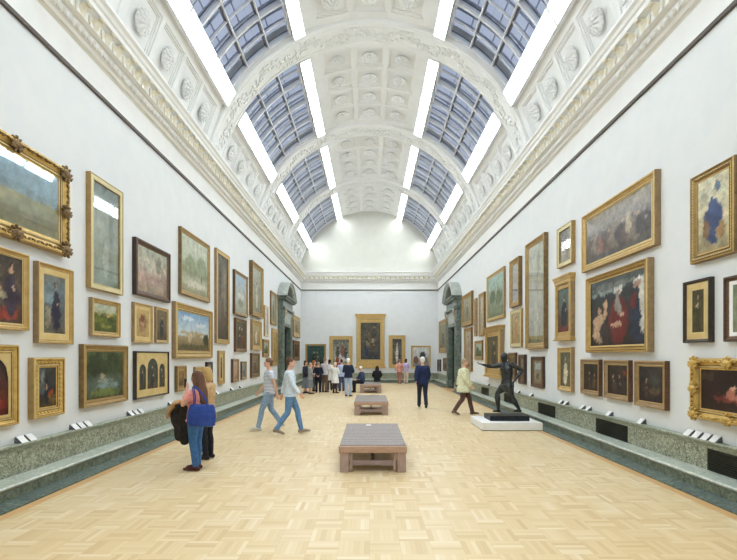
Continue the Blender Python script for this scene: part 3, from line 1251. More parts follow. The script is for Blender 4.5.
def hang(wall, spot, label, style, mat, fw, d, art, name='framed_painting', mount=None, glass=False, extra=None, group=None, kind='plain', near=True, depth_range=None):
    """spot = (x0, x1, top, bottom) read in the frame; measured back to metres on the wall's own plane"""
    x0, x1, yt, yb = spot
    if wall == 'end':
        z = YF - .06
        X0, X1 = (x0 - VX) * z / F, (x1 - VX) * z / F
        W, H = X1 - X0, (yb - yt) * z / F
        loc, rz = ((X0 + X1) / 2, YF - .001, EYE + (VY - yb) * z / F), 0
    else:
        s = -1 if wall == 'left' else 1
        xn, xf = (x0, x1) if s < 0 else (x1, x0)
        zn = F * HALF / abs(xn - VX)
        zf = F * (HALF - d) / abs(xf - VX)
        if depth_range:
            zn = depth_range[0] if depth_range[0] else zn
            zf = depth_range[1] if depth_range[1] else zf
        zr = F * HALF / abs(xn - VX) if near else zf
        top, bot = EYE + (VY - yt) * zr / F, EYE + (VY - yb) * zr / F
        W, H = zf - zn, top - bot
        loc, rz = (s * (HALF - .001), (zn + zf) / 2, bot), -s * PI / 2
    e = thing(name, label, 'painting', loc, rz, group)
    SEED[0] += 1
    sd = SEED[0]
    fw = min(fw, W * .32, H * .32)
    fd = d
    if kind == 'tabernacle':          # architectural frame: cornice, side pilasters, sill
        ch, sh = extra
        moulding(e, W * .9, H - ch - sh, fw, d * .8, 'flat', mat, sh)
        for q in (-1, 1):
            p = MB()
            c = q * (W * .45 - fw * .42)
            p.bbox(c - fw * .34, c + fw * .34, -d * .95, -.01, sh, H - ch, .008)
            p.build('pilaster', M[mat], e)
        p = MB()
        p.bbox(-W * .46, W * .46, -d, 0, H - ch, H - ch * .55, .008)
        p.bbox(-W * .485, W * .485, -d * 1.15, 0, H - ch * .55, H - ch * .25, .008)
        p.bbox(-W * .5, W * .5, -d * 1.35, 0, H - ch * .25, H, .01)
        p.build('cornice', M[mat], e)
        p = MB()
        p.bbox(-W * .46, W * .46, -d, 0, sh * .35, sh, .008)
        p.bbox(-W * .5, W * .5, -d * 1.2, 0, 0, sh * .35, .008)
        p.build('sill', M[mat], e)
        bk = MB()
        bk.box(-W * .44, W * .44, -.01, 0, sh, H - ch)
        bk.build('backing', M['back'], e)
        u0, u1, v0, v1 = -W * .45 + fw, W * .45 - fw, sh + fw, H - ch - fw
    else:
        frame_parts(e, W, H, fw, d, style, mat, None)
        u0, u1, v0, v1 = -W / 2 + fw, W / 2 - fw, fw, H - fw
    cd = d * .5
    if mount:
        mw, mm = mount
        if kind not in ('arch', 'triptych'):
            b = MB()
            b.mitre([(0, cd), (0, cd + .008), (mw - .01, cd + .008), (mw, cd + .002), (mw, cd - .004)], u1 - u0, v1 - v0)
            for i in range(len(b.v)):
                b.v[i] = (b.v[i][0] + (u0 + u1) / 2, b.v[i][1], b.v[i][2] + v0)
            b.build('mount', M[mm], e)
            u0, u1, v0, v1 = u0 + mw, u1 - mw, v0 + mw, v1 - mw
    if kind == 'arch':
        mw, mm = mount
        arch_mat(e, u0, u1, v0, v1, cd + .012, [(u0 + mw, u1 - mw, v0 + mw, v1 - mw)], mm)
        canvas(e, u0 + mw * .8, u1 - mw * .8, v0 + mw * .8, v1 - mw * .8, cd, art, sd, arch=True)
    elif kind == 'triptych':
        w, h = u1 - u0, v1 - v0
        ops = [(u0 + w * .09, u0 + w * .29, v0 + h * .16, v0 + h * .74), (u0 + w * .33, u0 + w * .67, v0 + h * .16, v0 + h * .87), (u0 + w * .71, u0 + w * .91, v0 + h * .16, v0 + h * .74)]
        arch_mat(e, u0, u1, v0, v1, cd + .012, ops, mount[1])
        for a in ops:
            canvas(e, a[0] - .008, a[1] + .008, a[2] - .008, a[3] + .008, cd, art, sd, arch=True, px=.015)
            sd += 1000
    else:
        canvas(e, u0, u1, v0, v1, cd, art, sd)
    if glass:
        g = MB()
        g.box(u0, u1, -cd - .012, -cd - .009, v0, v1)
        g.build('picture_glass', M['pane'], e)
    if kind == 'rococo':
        rococo(e, W, H, fw, d, M[extra or mat], sd)
    if kind == 'bead':
        st, r, m2 = extra
        beading(e, W, H, fw * .45, st, (r * 1.5, .02, r * .8), d * .66, M[m2], .7)
    return e


SKY = lambda top, hor, g1, g0, hz=.45: [(0, g0), (hz - .06, g1), (hz, hor), (1, top)]

# ---- left wall, from the near end
hang('left', (-60, 71, 171, 256.6), 'large sunlit landscape in a heavy carved rococo gilt frame, upper left corner', 'cove', 'goldrich', .2, .13,
     (SKY('a9c6da', '90aec2', 'a39c72', '8f8a66', .52), .25, [(.25, .4, .3, .12, 'b0a67e'), (.7, .3, .25, .1, '98946e'), (.45, .55, .6, .05, '88a0ac'), (.5, .14, .5, .1, '827c58')]),
     kind='rococo', extra='golddark', glass=True, near=False, depth_range=(4.9, None))
hang('left', (85.7, 123.7, 170.9, 287.5), 'tall narrow grey-green picture behind glass in a plain pale gilt frame', 'flat', 'goldpale', .105, .09,
     ([(0, '8f9a86'), (.4, 'a3ab9a'), (.7, 'aeb3a6'), (1, '96a096')], .25, fig(.5, .08, .42, 'c3c7bb', 'c2b8a0', .45) + [(.3, .7, .12, .2, 'b6bab0'), (.7, .62, .1, .22, '8a9484')]), glass=True)
hang('left', (132, 170.9, 236.6, 294), 'blurred pink-beige street scene in a dark walnut frame', 'dark', 'walnut', .11, .10,
     ([(0, '9a8a74'), (.35, 'b59c8c'), (.7, 'b8b09a'), (1, 'a5a894')], .35, [(.3, .3, .25, .08, 'b29488'), (.65, .34, .25, .07, 'a88a7e'), (.4, .65, .3, .12, 'c4bca6'), (.7, .7, .1, .2, '8e8a76')]))
hang('left', (-20, 30, 255, 331), 'crowded dark interior with red-draped table, gilt frame, left edge second row', 'plain', 'gold', .09, .09,
     ([(0, '4a3426'), (.5, '5b4a38'), (1, '3a3228')], .5, rect(.1, .9, .05, .28, '8d3b2c') + fig(.25, .15, .75, '2f3a34') + fig(.5, .2, .65, '5c5344') + fig(.78, .12, .78, '3a2f3c') + [(.55, .42, .14, .05, 'b0a080')]), near=False, depth_range=(5.25, None))
hang('left', (32.7, 74.2, 260.7, 343), 'upright portrait of a lone dark-robed figure with broad gilt mount', 'plain', 'gold', .07, .09,
     ([(0, '6a624e'), (.35, '565a5a'), (.75, '6c7a80'), (1, '7a7c74')], .35, rect(0, .42, .5, .85, '7c8c90') + rect(.05, .32, .1, .45, '8e8672') + fig(.58, .05, .85, '2a2638', 'b09078', .4)),
     mount=(.085, 'goldflat'))
hang('left', (88.4, 121, 297, 335.7), 'small green field landscape between a tall pale frame and a cottage picture', 'cove', 'gold', .09, .08,
     (SKY('b9c0ae', 'a8a884', '5f6a2e', '4a5222', .7), .4, [(.3, .4, .25, .1, '75782e'), (.75, .45, .2, .1, '3e4a22'), (.5, .62, .4, .03, 'b89a58'), (.55, .22, .3, .05, '8c8a40')]))
hang('left', (131.3, 153, 301.7, 342.4), 'small sepia head study in a wide gilt mount, below the street scene', 'plain', 'gold', .06, .07,
     ([(0, 'b99a62'), (1, 'c4a56c')], .25, [(.5, .5, .3, .3, '8e6a48'), (.52, .55, .17, .2, 'c99f7c'), (.45, .66, .2, .12, '7c4a30'), (.5, .3, .25, .12, 'a8835a')]), mount=(.07, 'goldflat'))
hang('left', (154, 168.8, 306.5, 342.4), 'little dark standing figure in gilt frame beside the sepia head study', 'plain', 'gold', .06, .06,
     ([(0, '5c4e36'), (1, '7a6a4a')], .3, fig(.5, .1, .75, '23252e', 'b09a80', .4)))
hang('left', (-30, 20, 345, 424), 'round-topped red interior in a frame of carved gilt leaves, left edge bottom row', 'cove', 'goldrich', .12, .09,
     ([(0, '6a2018'), (.4, '5a2c20'), (1, '2e2a2c')], .45, fig(.6, .1, .7, '7c2a20') + fig(.3, .1, .65, '2c2628') + [(.5, .2, .4, .1, '8a3024')]), kind='arch', mount=(.03, 'goldflat'),
     extra=None, near=False, depth_range=(5.2, None))
hang('left', (27.6, 65.6, 357.5, 419.7), 'small dark lamplit scene in a bright gilt frame of carved leaves, bottom row', 'cove', 'goldrich', .15, .10,
     ([(0, '4a3c22'), (.4, '2c2a2a'), (1, '3a3c38')], .45, rect(.0, .35, .3, 1, '5c6460') + fig(.45, .1, .8, '1e2230') + [(.7, .35, .14, .1, 'b04a24'), (.75, .2, .2, .1, '8a6a30'), (.2, .75, .1, .15, '8c9488')]),
     kind='bead', extra=(.07, .026, 'goldrich'))
hang('left', (78.5, 128.6, 344, 408.7), 'green wooded pond landscape in a tarnished gilt frame, bottom row', 'cove', 'goldold', .125, .10,
     ([(0, '454c28'), (.3, '58665a'), (.6, '424e2c'), (1, '56623e')], .5, tree(.25, .72, .3, '353e24') + tree(.75, .75, .3, '3d462a') + [(.42, .45, .06, .06, 'a89c84'), (.5, .36, .2, .04, '8c948c'), (.6, .25, .35, .06, '7c8e86'), (.5, .12, .4, .08, '68723a')]))
hang('left', (132.6, 169.3, 351, 400), 'triptych of three arched scenes in a gilt panel with thin dark frame', 'dark', 'ebony', .035, .08,
     ([(0, '5a4c34'), (.5, '4c4a3c'), (1, '3c4640')], .5, fig(.5, .08, .7, '2c3440', w=.3)), kind='triptych', mount=(.05, 'goldflat'))
hang('left', (178.1, 210.4, 226, 293.4), 'pale misty river landscape in an old gilt frame, top row mid wall', 'plain', 'goldold', .12, .09,
     ([(0, '8f8d6a'), (.2, 'b9b69c'), (.4, '7f8662'), (.6, 'b7bda6'), (1, 'c9ccb6')], .25, tree(.3, .52, .2, '8d9672') + tree(.75, .56, .24, '949c7c') + [(.5, .16, .4, .06, 'd0ccb4')]))
hang('left', (171.5, 213, 301, 358.5), 'blue-sky landscape with ruined walls in a broad gilt frame', 'cove', 'gold', .2, .12,
     (SKY('7fa9cf', 'd2dbd8', 'a08c64', '6a5a36', .42), .2, [(.45, .46, .4, .05, 'b4a27c'), (.35, .36, .06, .12, 'c7b48e'), (.6, .36, .08, .1, 'a6916a'), (.9, .3, .1, .2, '3f4426'), (.5, .1, .5, .07, '5c5230'), (.3, .85, .2, .06, 'cfdde6'), (.7, .7, .2, .05, 'd9e1e4')]))
hang('left', (214.2, 229.7, 247.5, 343), 'very tall narrow brown woodland picture in a plain gilt frame', 'flat', 'gold', .14, .08,
     ([(0, '4a3e2e'), (.4, '6a5c48'), (.8, '746a5a'), (1, '5c5648')], .4, fig(.5, .05, .55, '5c4436', 'a88a6c', .3) + [(.3, .7, .12, .25, '4a4232'), (.75, .6, .1, .3, '82765e')]))
hang('left', (232.5, 248.2, 269, 313.8), 'pale blue-white upright picture in a plain oak-gilt frame', 'plain', 'oakframe', .11, .1,
     ([(0, 'a0a08a'), (.45, 'b0b2a8'), (1, 'a8bccc')], .2, [(.5, .45, .3, .08, 'd2d2c6'), (.5, .25, .2, .12, '8e8f78')]))
hang('left', (249, 263.8, 260, 315), 'tall light painting in a deep box-like gilt frame, top row', 'plain', 'goldold', .2, .16,
     ([(0, '7f7a62'), (.5, '9a9884'), (1, 'a8ae9e')], .3, fig(.5, .1, .6, 'c6c2ae', w=.3)))
hang('left', (233.6, 247, 317.4, 351.8), 'dark green figure picture in a brown-gilt frame below the pale blue one', 'plain', 'golddark', .12, .10,
     ([(0, '4c3a26'), (1, '58553e')], .45, fig(.35, .1, .75, '2e3a2c') + fig(.65, .1, .7, '6a3a28')))
hang('left', (250, 262, 319, 350), 'pale figure in a square-shouldered gilt frame below the deep box frame', 'plain', 'gold', .2, .12,
     ([(0, '8a7450'), (1, 'b4a47e')], .25, fig(.5, .12, .7, 'd6c8a4', w=.35)))
hang('left', (263.6, 268.6, 305, 336), 'narrow white-mounted print left of the doorway, top row', 'flat', 'goldpale', .12, .06,
     ([(0, 'cfc8c0'), (1, 'dcd6d2')], .15, fig(.5, .15, .6, 'b09a94', w=.3)))
hang('left', (269.8, 276.8, 290.5, 324), 'slim gilt-framed picture close to the near side of the left doorway', 'plain', 'goldold', .16, .08,
     ([(0, '8a8468'), (1, 'a8aa98')], .3, fig(.5, .1, .7, '5c5a4a', w=.3)))
hang('left', (271.2, 278.2, 328, 366), 'tall gilded panel below the slim picture beside the left doorway', 'flat', 'gold', .2, .06,
     ([(0, 'b08c4c'), (1, 'c4a464')], .25, fig(.5, .1, .7, '8c6a3c', w=.3)))
hang('left', (262, 269.4, 339, 357), 'small green landscape at the far end of the left wall middle row', 'plain', 'goldold', .16, .08,
     (SKY('a9b4ac', 'a0a488', '5c6a44', '48542e', .5), .35, tree(.7, .6, .2)))
hang('left', (249.8, 260, 353, 378), 'smoky brown upright in a tarnished frame behind the striped-shirt walker', 'plain', 'golddark', .16, .10,
     ([(0, '5c4c3a'), (1, '8a8270')], .35, fig(.5, .1, .7, '4c4034', w=.35)))
hang('left', (217, 225, 350.6, 384.5), 'slender arched blue-robed saint in a wide gilt frame', 'flat', 'gold', .10, .07,
     ([(0, '6a5a40'), (1, '8a8a80')], .3, fig(.5, .08, .8, '2f3f6a', 'c8a284', .35)), kind='arch', mount=(.09, 'goldflat'))
hang('left', (230.8, 239.4, 359, 382.6), 'small rosy picture, left of a touching pair near the ledge', 'plain', 'oakframe', .1, .09,
     ([(0, '9a7a60'), (1, 'b8a898')], .3, fig(.5, .1, .7, 'b88a7c', w=.4)))
hang('left', (240.2, 247, 361.5, 380), 'small blue-grey picture, right of a touching pair near the ledge', 'plain', 'oakframe', .1, .07,
     ([(0, '77746a'), (1, '94a0a6')], .3, [(.5, .4, .3, .12, '5c5a50')]))
hang('left', (174.4, 187, 366, 392), 'small brown interior left of the two standing women, bottom row', 'cove', 'goldold', .14, .09,
     ([(0, '6a5230'), (1, '8a7048')], .35, rect(.35, .6, .2, .75, '5c4a30') + [(.5, .5, .1, .2, 'a89264')]))
hang('left', (193, 204.3, 367, 391), 'gilt picture half hidden behind the standing women, bottom row', 'cove', 'gold', .13, .08,
     ([(0, '9a8050'), (1, 'b09a68')], .3, fig(.5, .1, .7, '6c5a3c', w=.4)))
hang('left', (205, 213, 362, 385), 'narrow dark-framed study right of the standing women', 'dark', 'ebony', .08, .07,
     ([(0, '5c5446'), (1, '8c8674')], .3, fig(.5, .1, .7, '3c3832', w=.35)))
hang('left', (292.4, 300.3, 314.5, 336.5), 'gilt picture on the left wall past the doorway, upper of two', 'plain', 'gold', .28, .12,
     ([(0, '8c7a54'), (1, 'a89c7a')], .3, fig(.5, .1, .7, '6a5a40', w=.4)))
hang('left', (292.4, 299.8, 340, 361), 'dark picture on the left wall past the doorway, lower of two', 'plain', 'golddark', .25, .12,
     ([(0, '3c2c22'), (1, '5a463a')], .4, fig(.5, .1, .7, '241c1c', w=.45)))

# ---- end wall, left to right
hang('end', (305.4, 326, 344, 366.5), 'dark green picture low on the end wall, leftmost, above the tour group', 'plain', 'goldold', .12, .08,
     ([(0, '20322c'), (.5, '2f4a44'), (1, '33504c')], .4, fig(.4, .1, .6, '1c2426', 'a09484', .3) + fig(.6, .1, .62, '4a5044', 'a09484', .3)))
hang('end', (329.3, 352.5, 336, 367), 'white-haired figures in a gilt frame on the end wall, left of the tall centre altarpiece', 'flat', 'gold', .26, .10,
     ([(0, '8c8a80'), (.4, 'a0a09a'), (1, '6a6e64')], .4, [(.5, .2, .4, .18, 'c4c4c0')] + fig(.3, .25, .6, '4a4e44', 'b8a48c') + fig(.6, .25, .65, '8a5a48', 'b8a48c') + fig(.8, .2, .6, '3c4a4c', 'b8a48c')))
hang('end', (355, 386, 314, 368), 'tall dark crowded painting in a gilded altarpiece frame with cornice, centre of end wall', 'flat', 'gold', .30, .14,
     ([(0, '3c4044'), (.4, '4c4a44'), (.8, '5a5244'), (1, '4a4a40')], .55, fig(.3, .1, .45, '2a3448', 'a08a70') + fig(.65, .15, .45, '5c4632', 'a08a70') + fig(.45, .5, .35, '6c5a40', 'a08a70') + fig(.7, .6, .3, '3a3c38') + [(.6, .5, .08, .06, '9c8c70'), (.35, .42, .1, .05, '7c6c50')]),
     kind='tabernacle', extra=(.32, .30), name='altarpiece')
hang('end', (388.8, 405.2, 335.3, 368), 'narrow pale nude study in a broad gilt frame, right of the altarpiece', 'flat', 'gold', .26, .10,
     ([(0, '5a5850'), (.5, '6c6a60'), (1, '4a4a48')], .4, fig(.5, .05, .85, 'c6bcae', 'cbb8a4', .3) + [(.75, .3, .12, .25, '35363a')]))
hang('end', (411, 430.7, 345.7, 368.5), 'wide bright landscape with dark foreground, rightmost on the end wall', 'plain', 'gold', .12, .08,
     ([(0, '7c766a'), (.5, 'c4c6c2'), (1, 'd6dad8')], .3, [(.2, .35, .16, .2, '7a5a4c'), (.6, .6, .18, .2, '4c4a48'), (.75, .3, .2, .2, '8e8678')]))

# ---- right wall, from the near end
hang('right', (688.8, 800, 178.9, 264.7), 'blue-coated figure on cream in a beaded gilt frame, upper right corner', 'reed', 'goldold', .12, .10,
     ([(0, '9c8a62'), (.3, 'c9bd98'), (1, 'd8d2b4')], .35, fig(.5, .1, .62, '34436a', '8f7a68', .62) + [(.52, .42, .3, .24, '3d4c72'), (.5, .6, .2, .1, '44547a'), (.25, .3, .12, .14, '8a6a44'), (.75, .25, .14, .1, 'a88452'), (.2, .75, .12, .12, 'b9b59c'), (.65, .85, .1, .08, '6a7a8c')]),
     kind='bead', extra=(.045, .019, 'goldpale'), near=False, depth_range=(5.82, None))
hang('right', (581, 661, 169, 244.6), 'large twilight crowd painting in a gilt frame hung over the red-robed trio', 'plain', 'gold', .15, .11,
     ([(0, '5a564e'), (.4, '6c645e'), (.75, '8d8478'), (1, 'a49a8a')], .35, sum([fig(.1 + .1 * i, .1 + .03 * (i % 3), .5, ('6a5c52', '84766a', '55504e')[i % 3], 'a08c7c', .36, '5f544c') for i in range(9)], []) + [(.25, .35, .04, .2, '9c7468'), (.7, .5, .05, .2, 'b0a088')]))
hang('right', (584.7, 654.4, 257, 351.8), 'three robed figures, the middle one in red, in a heavy gilt frame', 'reed', 'gold', .14, .14,
     ([(0, '2a211c'), (.5, '33302e'), (.8, '2e3436'), (1, '585c58')], .3,
      [(.5, .88, .5, .05, '6c706a'), (.25, .8, .25, .03, '8a9290')] + fig(.55, .03, .82, '6c2420', 'c09a80', .34, 'd8d4cc') + [(.55, .62, .05, .18, '8f8a80'), (.52, .3, .1, .04, 'c49a80')]
      + fig(.9, .03, .88, '2b3242', 'b08a74', .26, 'e0dcd2') + [(.97, .5, .05, .36, 'd0ccc0'), (.82, .6, .05, .1, '6a2a24')]
      + fig(.18, .05, .55, 'b89a7c', 'bc9274', .4) + [(.3, .55, .04, .14, 'c09a78'), (.3, .2, .12, .14, '3a2c28')]))
hang('right', (682.6, 714.8, 276.4, 342), 'small full-length figure with wide pale gilt mount in a thin dark frame', 'dark', 'ebony', .05, .08,
     ([(0, '5a4c2c'), (1, '4a4228')], .35, fig(.5, .05, .85, '3c3e24', 'c4a080', .42) + [(.5, .62, .12, .06, 'c8b48c')]), mount=(.10, 'goldflat'))
hang('right', (722.8, 760, 277.5, 341.8), 'white-mounted sketch in a brown wood frame cut by the right edge', 'dark', 'walnut', .07, .08,
     ([(0, '8c8a70'), (1, '7c8468')], .3, fig(.5, .05, .8, 'cfc6ae', 'c4a080', .4)), mount=(.05, 'card'), near=False, depth_range=(5.5, None))
hang('right', (689, 790, 358, 417.5), 'dark room with a red-dressed girl in a swept gilt frame, bottom right corner', 'cove', 'goldrich', .16, .13,
     ([(0, '2c1c18'), (1, '33241e')], .25, [(.45, .3, .22, .1, '7c3a32'), (.5, .42, .06, .14, 'b0705c'), (.5, .58, .035, .05, 'cfa68c'), (.62, .34, .12, .05, 'b07866'), (.85, .85, .05, .05, 'a09078'), (.1, .8, .1, .1, '4a3a30')]),
     kind='rococo', extra='goldrich', near=False, depth_range=(5.2, None))
hang('right', (580, 602.7, 359.5, 396.5), 'leftmost of three matching small dark pictures in a row below the robed trio', 'plain', 'oakframe', .10, .09,
     ([(0, '3a2a22'), (1, '2e2a26')], .45, fig(.4, .1, .6, '4c3a34') + fig(.7, .1, .55, '5a4632')), near=True)
hang('right', (603.2, 633, 360.3, 402), 'middle of three matching small dark pictures in a row below the robed trio', 'plain', 'oakframe', .10, .09,
     ([(0, '3a2c26'), (1, '38302a')], .45, fig(.3, .1, .6, '4c3c34') + fig(.6, .1, .6, '2c2a30') + [(.85, .7, .1, .1, '7a3c28')]))
hang('right', (633.6, 670, 361, 410.7), 'rightmost of three matching small dark pictures in a row below the robed trio', 'plain', 'oakframe', .10, .09,
     ([(0, '2e2422'), (1, '3a3632')], .45, fig(.3, .1, .55, '4a3a30') + [(.65, .3, .2, .1, '5e4a36'), (.6, .6, .2, .15, '44463f')]))
hang('right', (556.6, 575.6, 220, 262.3), 'small hazy portrait with bright glass reflection in a light gilt frame, top row', 'flat', 'goldpale', .11, .10,
     ([(0, 'a89a84'), (.5, 'b4a894'), (1, 'a8a49a')], .3, fig(.5, .1, .7, '9a7c74', 'c0a48c', .5)), glass=True)
hang('right', (553.6, 576, 272, 340), 'dark-cloaked woman in a gilt architectural frame with projecting cornice', 'flat', 'gold', .12, .12,
     ([(0, '7a3030'), (.2, '5c4038'), (.5, '5a6460'), (1, '5c7068')], .3, fig(.5, .1, .75, '1e2026', 'c8a488', .6)), kind='tabernacle', extra=(.2, .1))
hang('right', (524.8, 548.4, 232, 348.5), 'tall pale angel-like figure behind glass in a deep bronze-gilt frame', 'plain', 'goldold', .17, .13,
     ([(0, 'a8a080'), (.5, 'b8b296'), (1, 'b0ae98')], .35, fig(.5, .05, .55, 'cfc6a8', 'c4b094', .45) + [(.4, .7, .15, .18, 'c6c0a8'), (.65, .8, .1, .12, '8c8a74')]), glass=True)
hang('right', (509, 522.4, 255.7, 305), 'narrow glazed picture left of the tall pale one, in a deep gilt frame', 'plain', 'goldold', .18, .13,
     ([(0, '8a8078'), (1, 'a8a29c')], .3, [(.5, .5, .3, .3, '9a8a8c'), (.5, .25, .3, .1, '6a6468')]), glass=True)
hang('right', (510, 523.2, 308, 346.7), 'small warm figure in a pale gilt frame below the narrow glazed picture', 'flat', 'goldpale', .13, .07,
     ([(0, 'a88a5c'), (1, 'b8a880')], .3, fig(.5, .08, .8, 'b08c60', 'd0b090', .35)))
hang('right', (486.4, 506, 266, 317), 'green-blue misty landscape in a gilt frame, top row mid right wall', 'plain', 'gold', .12, .09,
     ([(0, '6a7450'), (.5, '8a9678'), (.75, '9ab0a0'), (1, '9fb8ac')], .3, tree(.3, .5, .2, '5c6a48') + tree(.7, .45, .22, '64704c')))
hang('right', (483.6, 505.5, 324.5, 379), 'deep square gilt box frame with cornice round a dark golden figure', 'flat', 'gold', .22, .2,
     ([(0, '6a5a34'), (1, '5c5a44')], .4, fig(.5, .05, .85, '3a3a30', 'c0a070', .4)), kind='tabernacle', extra=(.16, .12))
hang('right', (461.6, 473.6, 290.5, 324.4), 'gilt picture just right of the right doorway, top row', 'plain', 'goldold', .22, .12,
     ([(0, '8a7c5c'), (1, 'a29c84')], .3, fig(.5, .1, .7, '6c6650', w=.4)))
hang('right', (474, 477.8, 298, 336), 'very slim gilt panel beside a pale narrow picture, top row right wall', 'flat', 'gold', .15, .08,
     ([(0, 'a08450'), (1, 'b49a68')], .3, fig(.5, .1, .7, '7c6444', w=.3)))
hang('right', (478.3, 486, 291.5, 335.4), 'pale narrow upright in gilt between the slim panel and the misty landscape', 'plain', 'goldold', .2, .10,
     ([(0, 'a8a088'), (1, 'c4c0ae')], .3, fig(.5, .1, .7, '9a8a70', w=.35)))
hang('right', (463.7, 473, 327, 371.5), 'greyish full-length figure in gilt, middle row near the right doorway', 'plain', 'goldold', .2, .10,
     ([(0, '8a7a60'), (1, 'b4ac98')], .3, fig(.5, .08, .8, '9c7c68', 'c8b098', .35)))
hang('right', (474.3, 483.5, 340, 360), 'small green landscape left of the deep square gilt box frame', 'plain', 'goldold', .16, .08,
     (SKY('b0bab4', 'a8ac94', '5c6a4a', '4a5636', .5), .3, tree(.3, .6, .2)))
hang('right', (438.8, 448, 318, 352.5), 'picture beyond the right doorway near the far corner', 'plain', 'goldold', .3, .14,
     ([(0, '6a6a54'), (1, '8c9484')], .3, fig(.5, .1, .7, '55583f', w=.4)))
hang('right', (437.2, 441.2, 359.5, 371.5), 'tiny dark framed picture above the ledge in the far right corner', 'dark', 'ebony', .12, .08,
     ([(0, '5c4a40'), (1, '7c746c')], .3, [(.5, .5, .2, .3, '3a302c')])),
hang('right', (443, 449.5, 358, 371.8), 'small brown framed picture above the ledge, in the far right corner, nearer the doorway', 'dark', 'walnut', .15, .08,
     ([(0, '5a3c34'), (1, '8c6c62')], .3, [(.5, .4, .25, .3, '3c2a28')]))
hang('right', (507.8, 517.5, 352.5, 380), 'brown picture behind the bronze statue, upper edge by its head', 'plain', 'golddark', .16, .10,
     ([(0, '5c4a30'), (1, '77684a')], .35, fig(.5, .1, .7, '4a3c2c', w=.4)))
hang('right', (518, 527, 354.5, 384.5), 'dark wood framed picture behind the statue, at its bent elbow', 'dark', 'walnut', .14, .10,
     ([(0, '6a5a48'), (1, '8a8270')], .35, fig(.5, .1, .7, '4c4438', w=.4)))
hang('right', (530.6, 545.2, 356.5, 388.5), 'brown framed sheet with two stacked images, right of the bronze statue', 'dark', 'walnut', .13, .08,
     ([(0, '7c705a'), (1, '847a66')], .25, rect(.15, .85, .62, .9, 'a8b0ac') + rect(.15, .85, .1, .55, '94876c') + [(.5, .3, .2, .16, '5c5442')]))
hang('right', (557, 574.8, 347, 392.5), 'white-robed figure in a gilt frame, bottom row below the corniced woman', 'plain', 'gold', .12, .09,
     ([(0, '6a5c40'), (1, '6c6a54')], .35, fig(.5, .06, .8, 'd8cfb4', 'c8a888', .42)))

# ---- small caption cards leaning on the ledge
def captions(s, group, pts):
    for xp, lab in pts:
        y = F * (HALF - .06) / abs(xp - VX)
        e = thing('caption_card', lab, 'caption', (s * (HALF - .06), y, .672), -s * PI / 2, group)
        t = MB()
        t.add([(-.058, -.05, .002), (.058, -.05, .002), (.058, .032, .088), (-.058, .032, .088), (-.058, -.045, 0), (.058, -.045, 0), (.058, .048, .086), (-.058, .048, .086)],
              [(0, 1, 2, 3), (7, 6, 5, 4), (0, 4, 5, 1), (1, 5, 6, 2), (2, 6, 7, 3), (3, 7, 4, 0)])
        t.build('card', M['card'], e)
        w = MB()
        w.extrude([(-.045, 0), (.05, 0), (.045, .012)], -.062, .062)
        for q in (-.062, .058):
            w.extrude([(-.05 + .0, 0), (.06, 0), (.048, .088)], q, q + .004)
        st = MB()
        for x, y2, z in w.v:
            st.v.append((y2, x, z))
        st.f = w.f
        st.build('stand', M['cardedge'], e)


captions(-1, 'caption cards on the left ledge', [
    (22, 'white caption card below the lamplit scene, nearer of the two at the left edge'), (31, 'white caption card below the lamplit scene, farther of the two at the left edge'),
    (75, 'white caption card under the near end of the pond landscape, first of three'), (81.5, 'white caption card under the pond landscape, middle one of three'), (88, 'white caption card under the pond landscape, last of three'),
    (131, 'white caption card under the triptych, first of three'), (136, 'white caption card under the triptych, middle one of three'), (141, 'white caption card under the triptych, last of three'),
    (171, 'white caption card on the left ledge, just in front of the standing women'), (217, 'white caption card on the left ledge below the arched saint'),
    (232, 'white caption card under the near picture of the touching pair'), (241, 'white caption card under the far picture of the touching pair')])
captions(1, 'caption cards on the right ledge', [
    (715, 'white caption card below the red-dressed girl, nearest of four'), (706, 'white caption card below the red-dressed girl, second nearest of four'), (697, 'white caption card below the red-dressed girl, third nearest of four'), (688.5, 'white caption card below the red-dressed girl, farthest of four'),
    (641, 'lone white caption card below the rightmost of the three matching dark pictures'), (609, 'lone white caption card below the middle of the three matching dark pictures'),
    (588, 'white caption card below the leftmost matching dark picture, nearer of two'), (582, 'white caption card below the leftmost matching dark picture, farther of two'),
    (565.5, 'white caption card below the white-robed figure, nearer of two'), (560.5, 'white caption card below the white-robed figure, farther of two'),
    (531, 'white caption card on the right ledge below the sheet of two images'), (518, 'white caption card on the ledge behind the bronze statue'),
    (488, 'white caption card on the right ledge left of the bronze statue')])
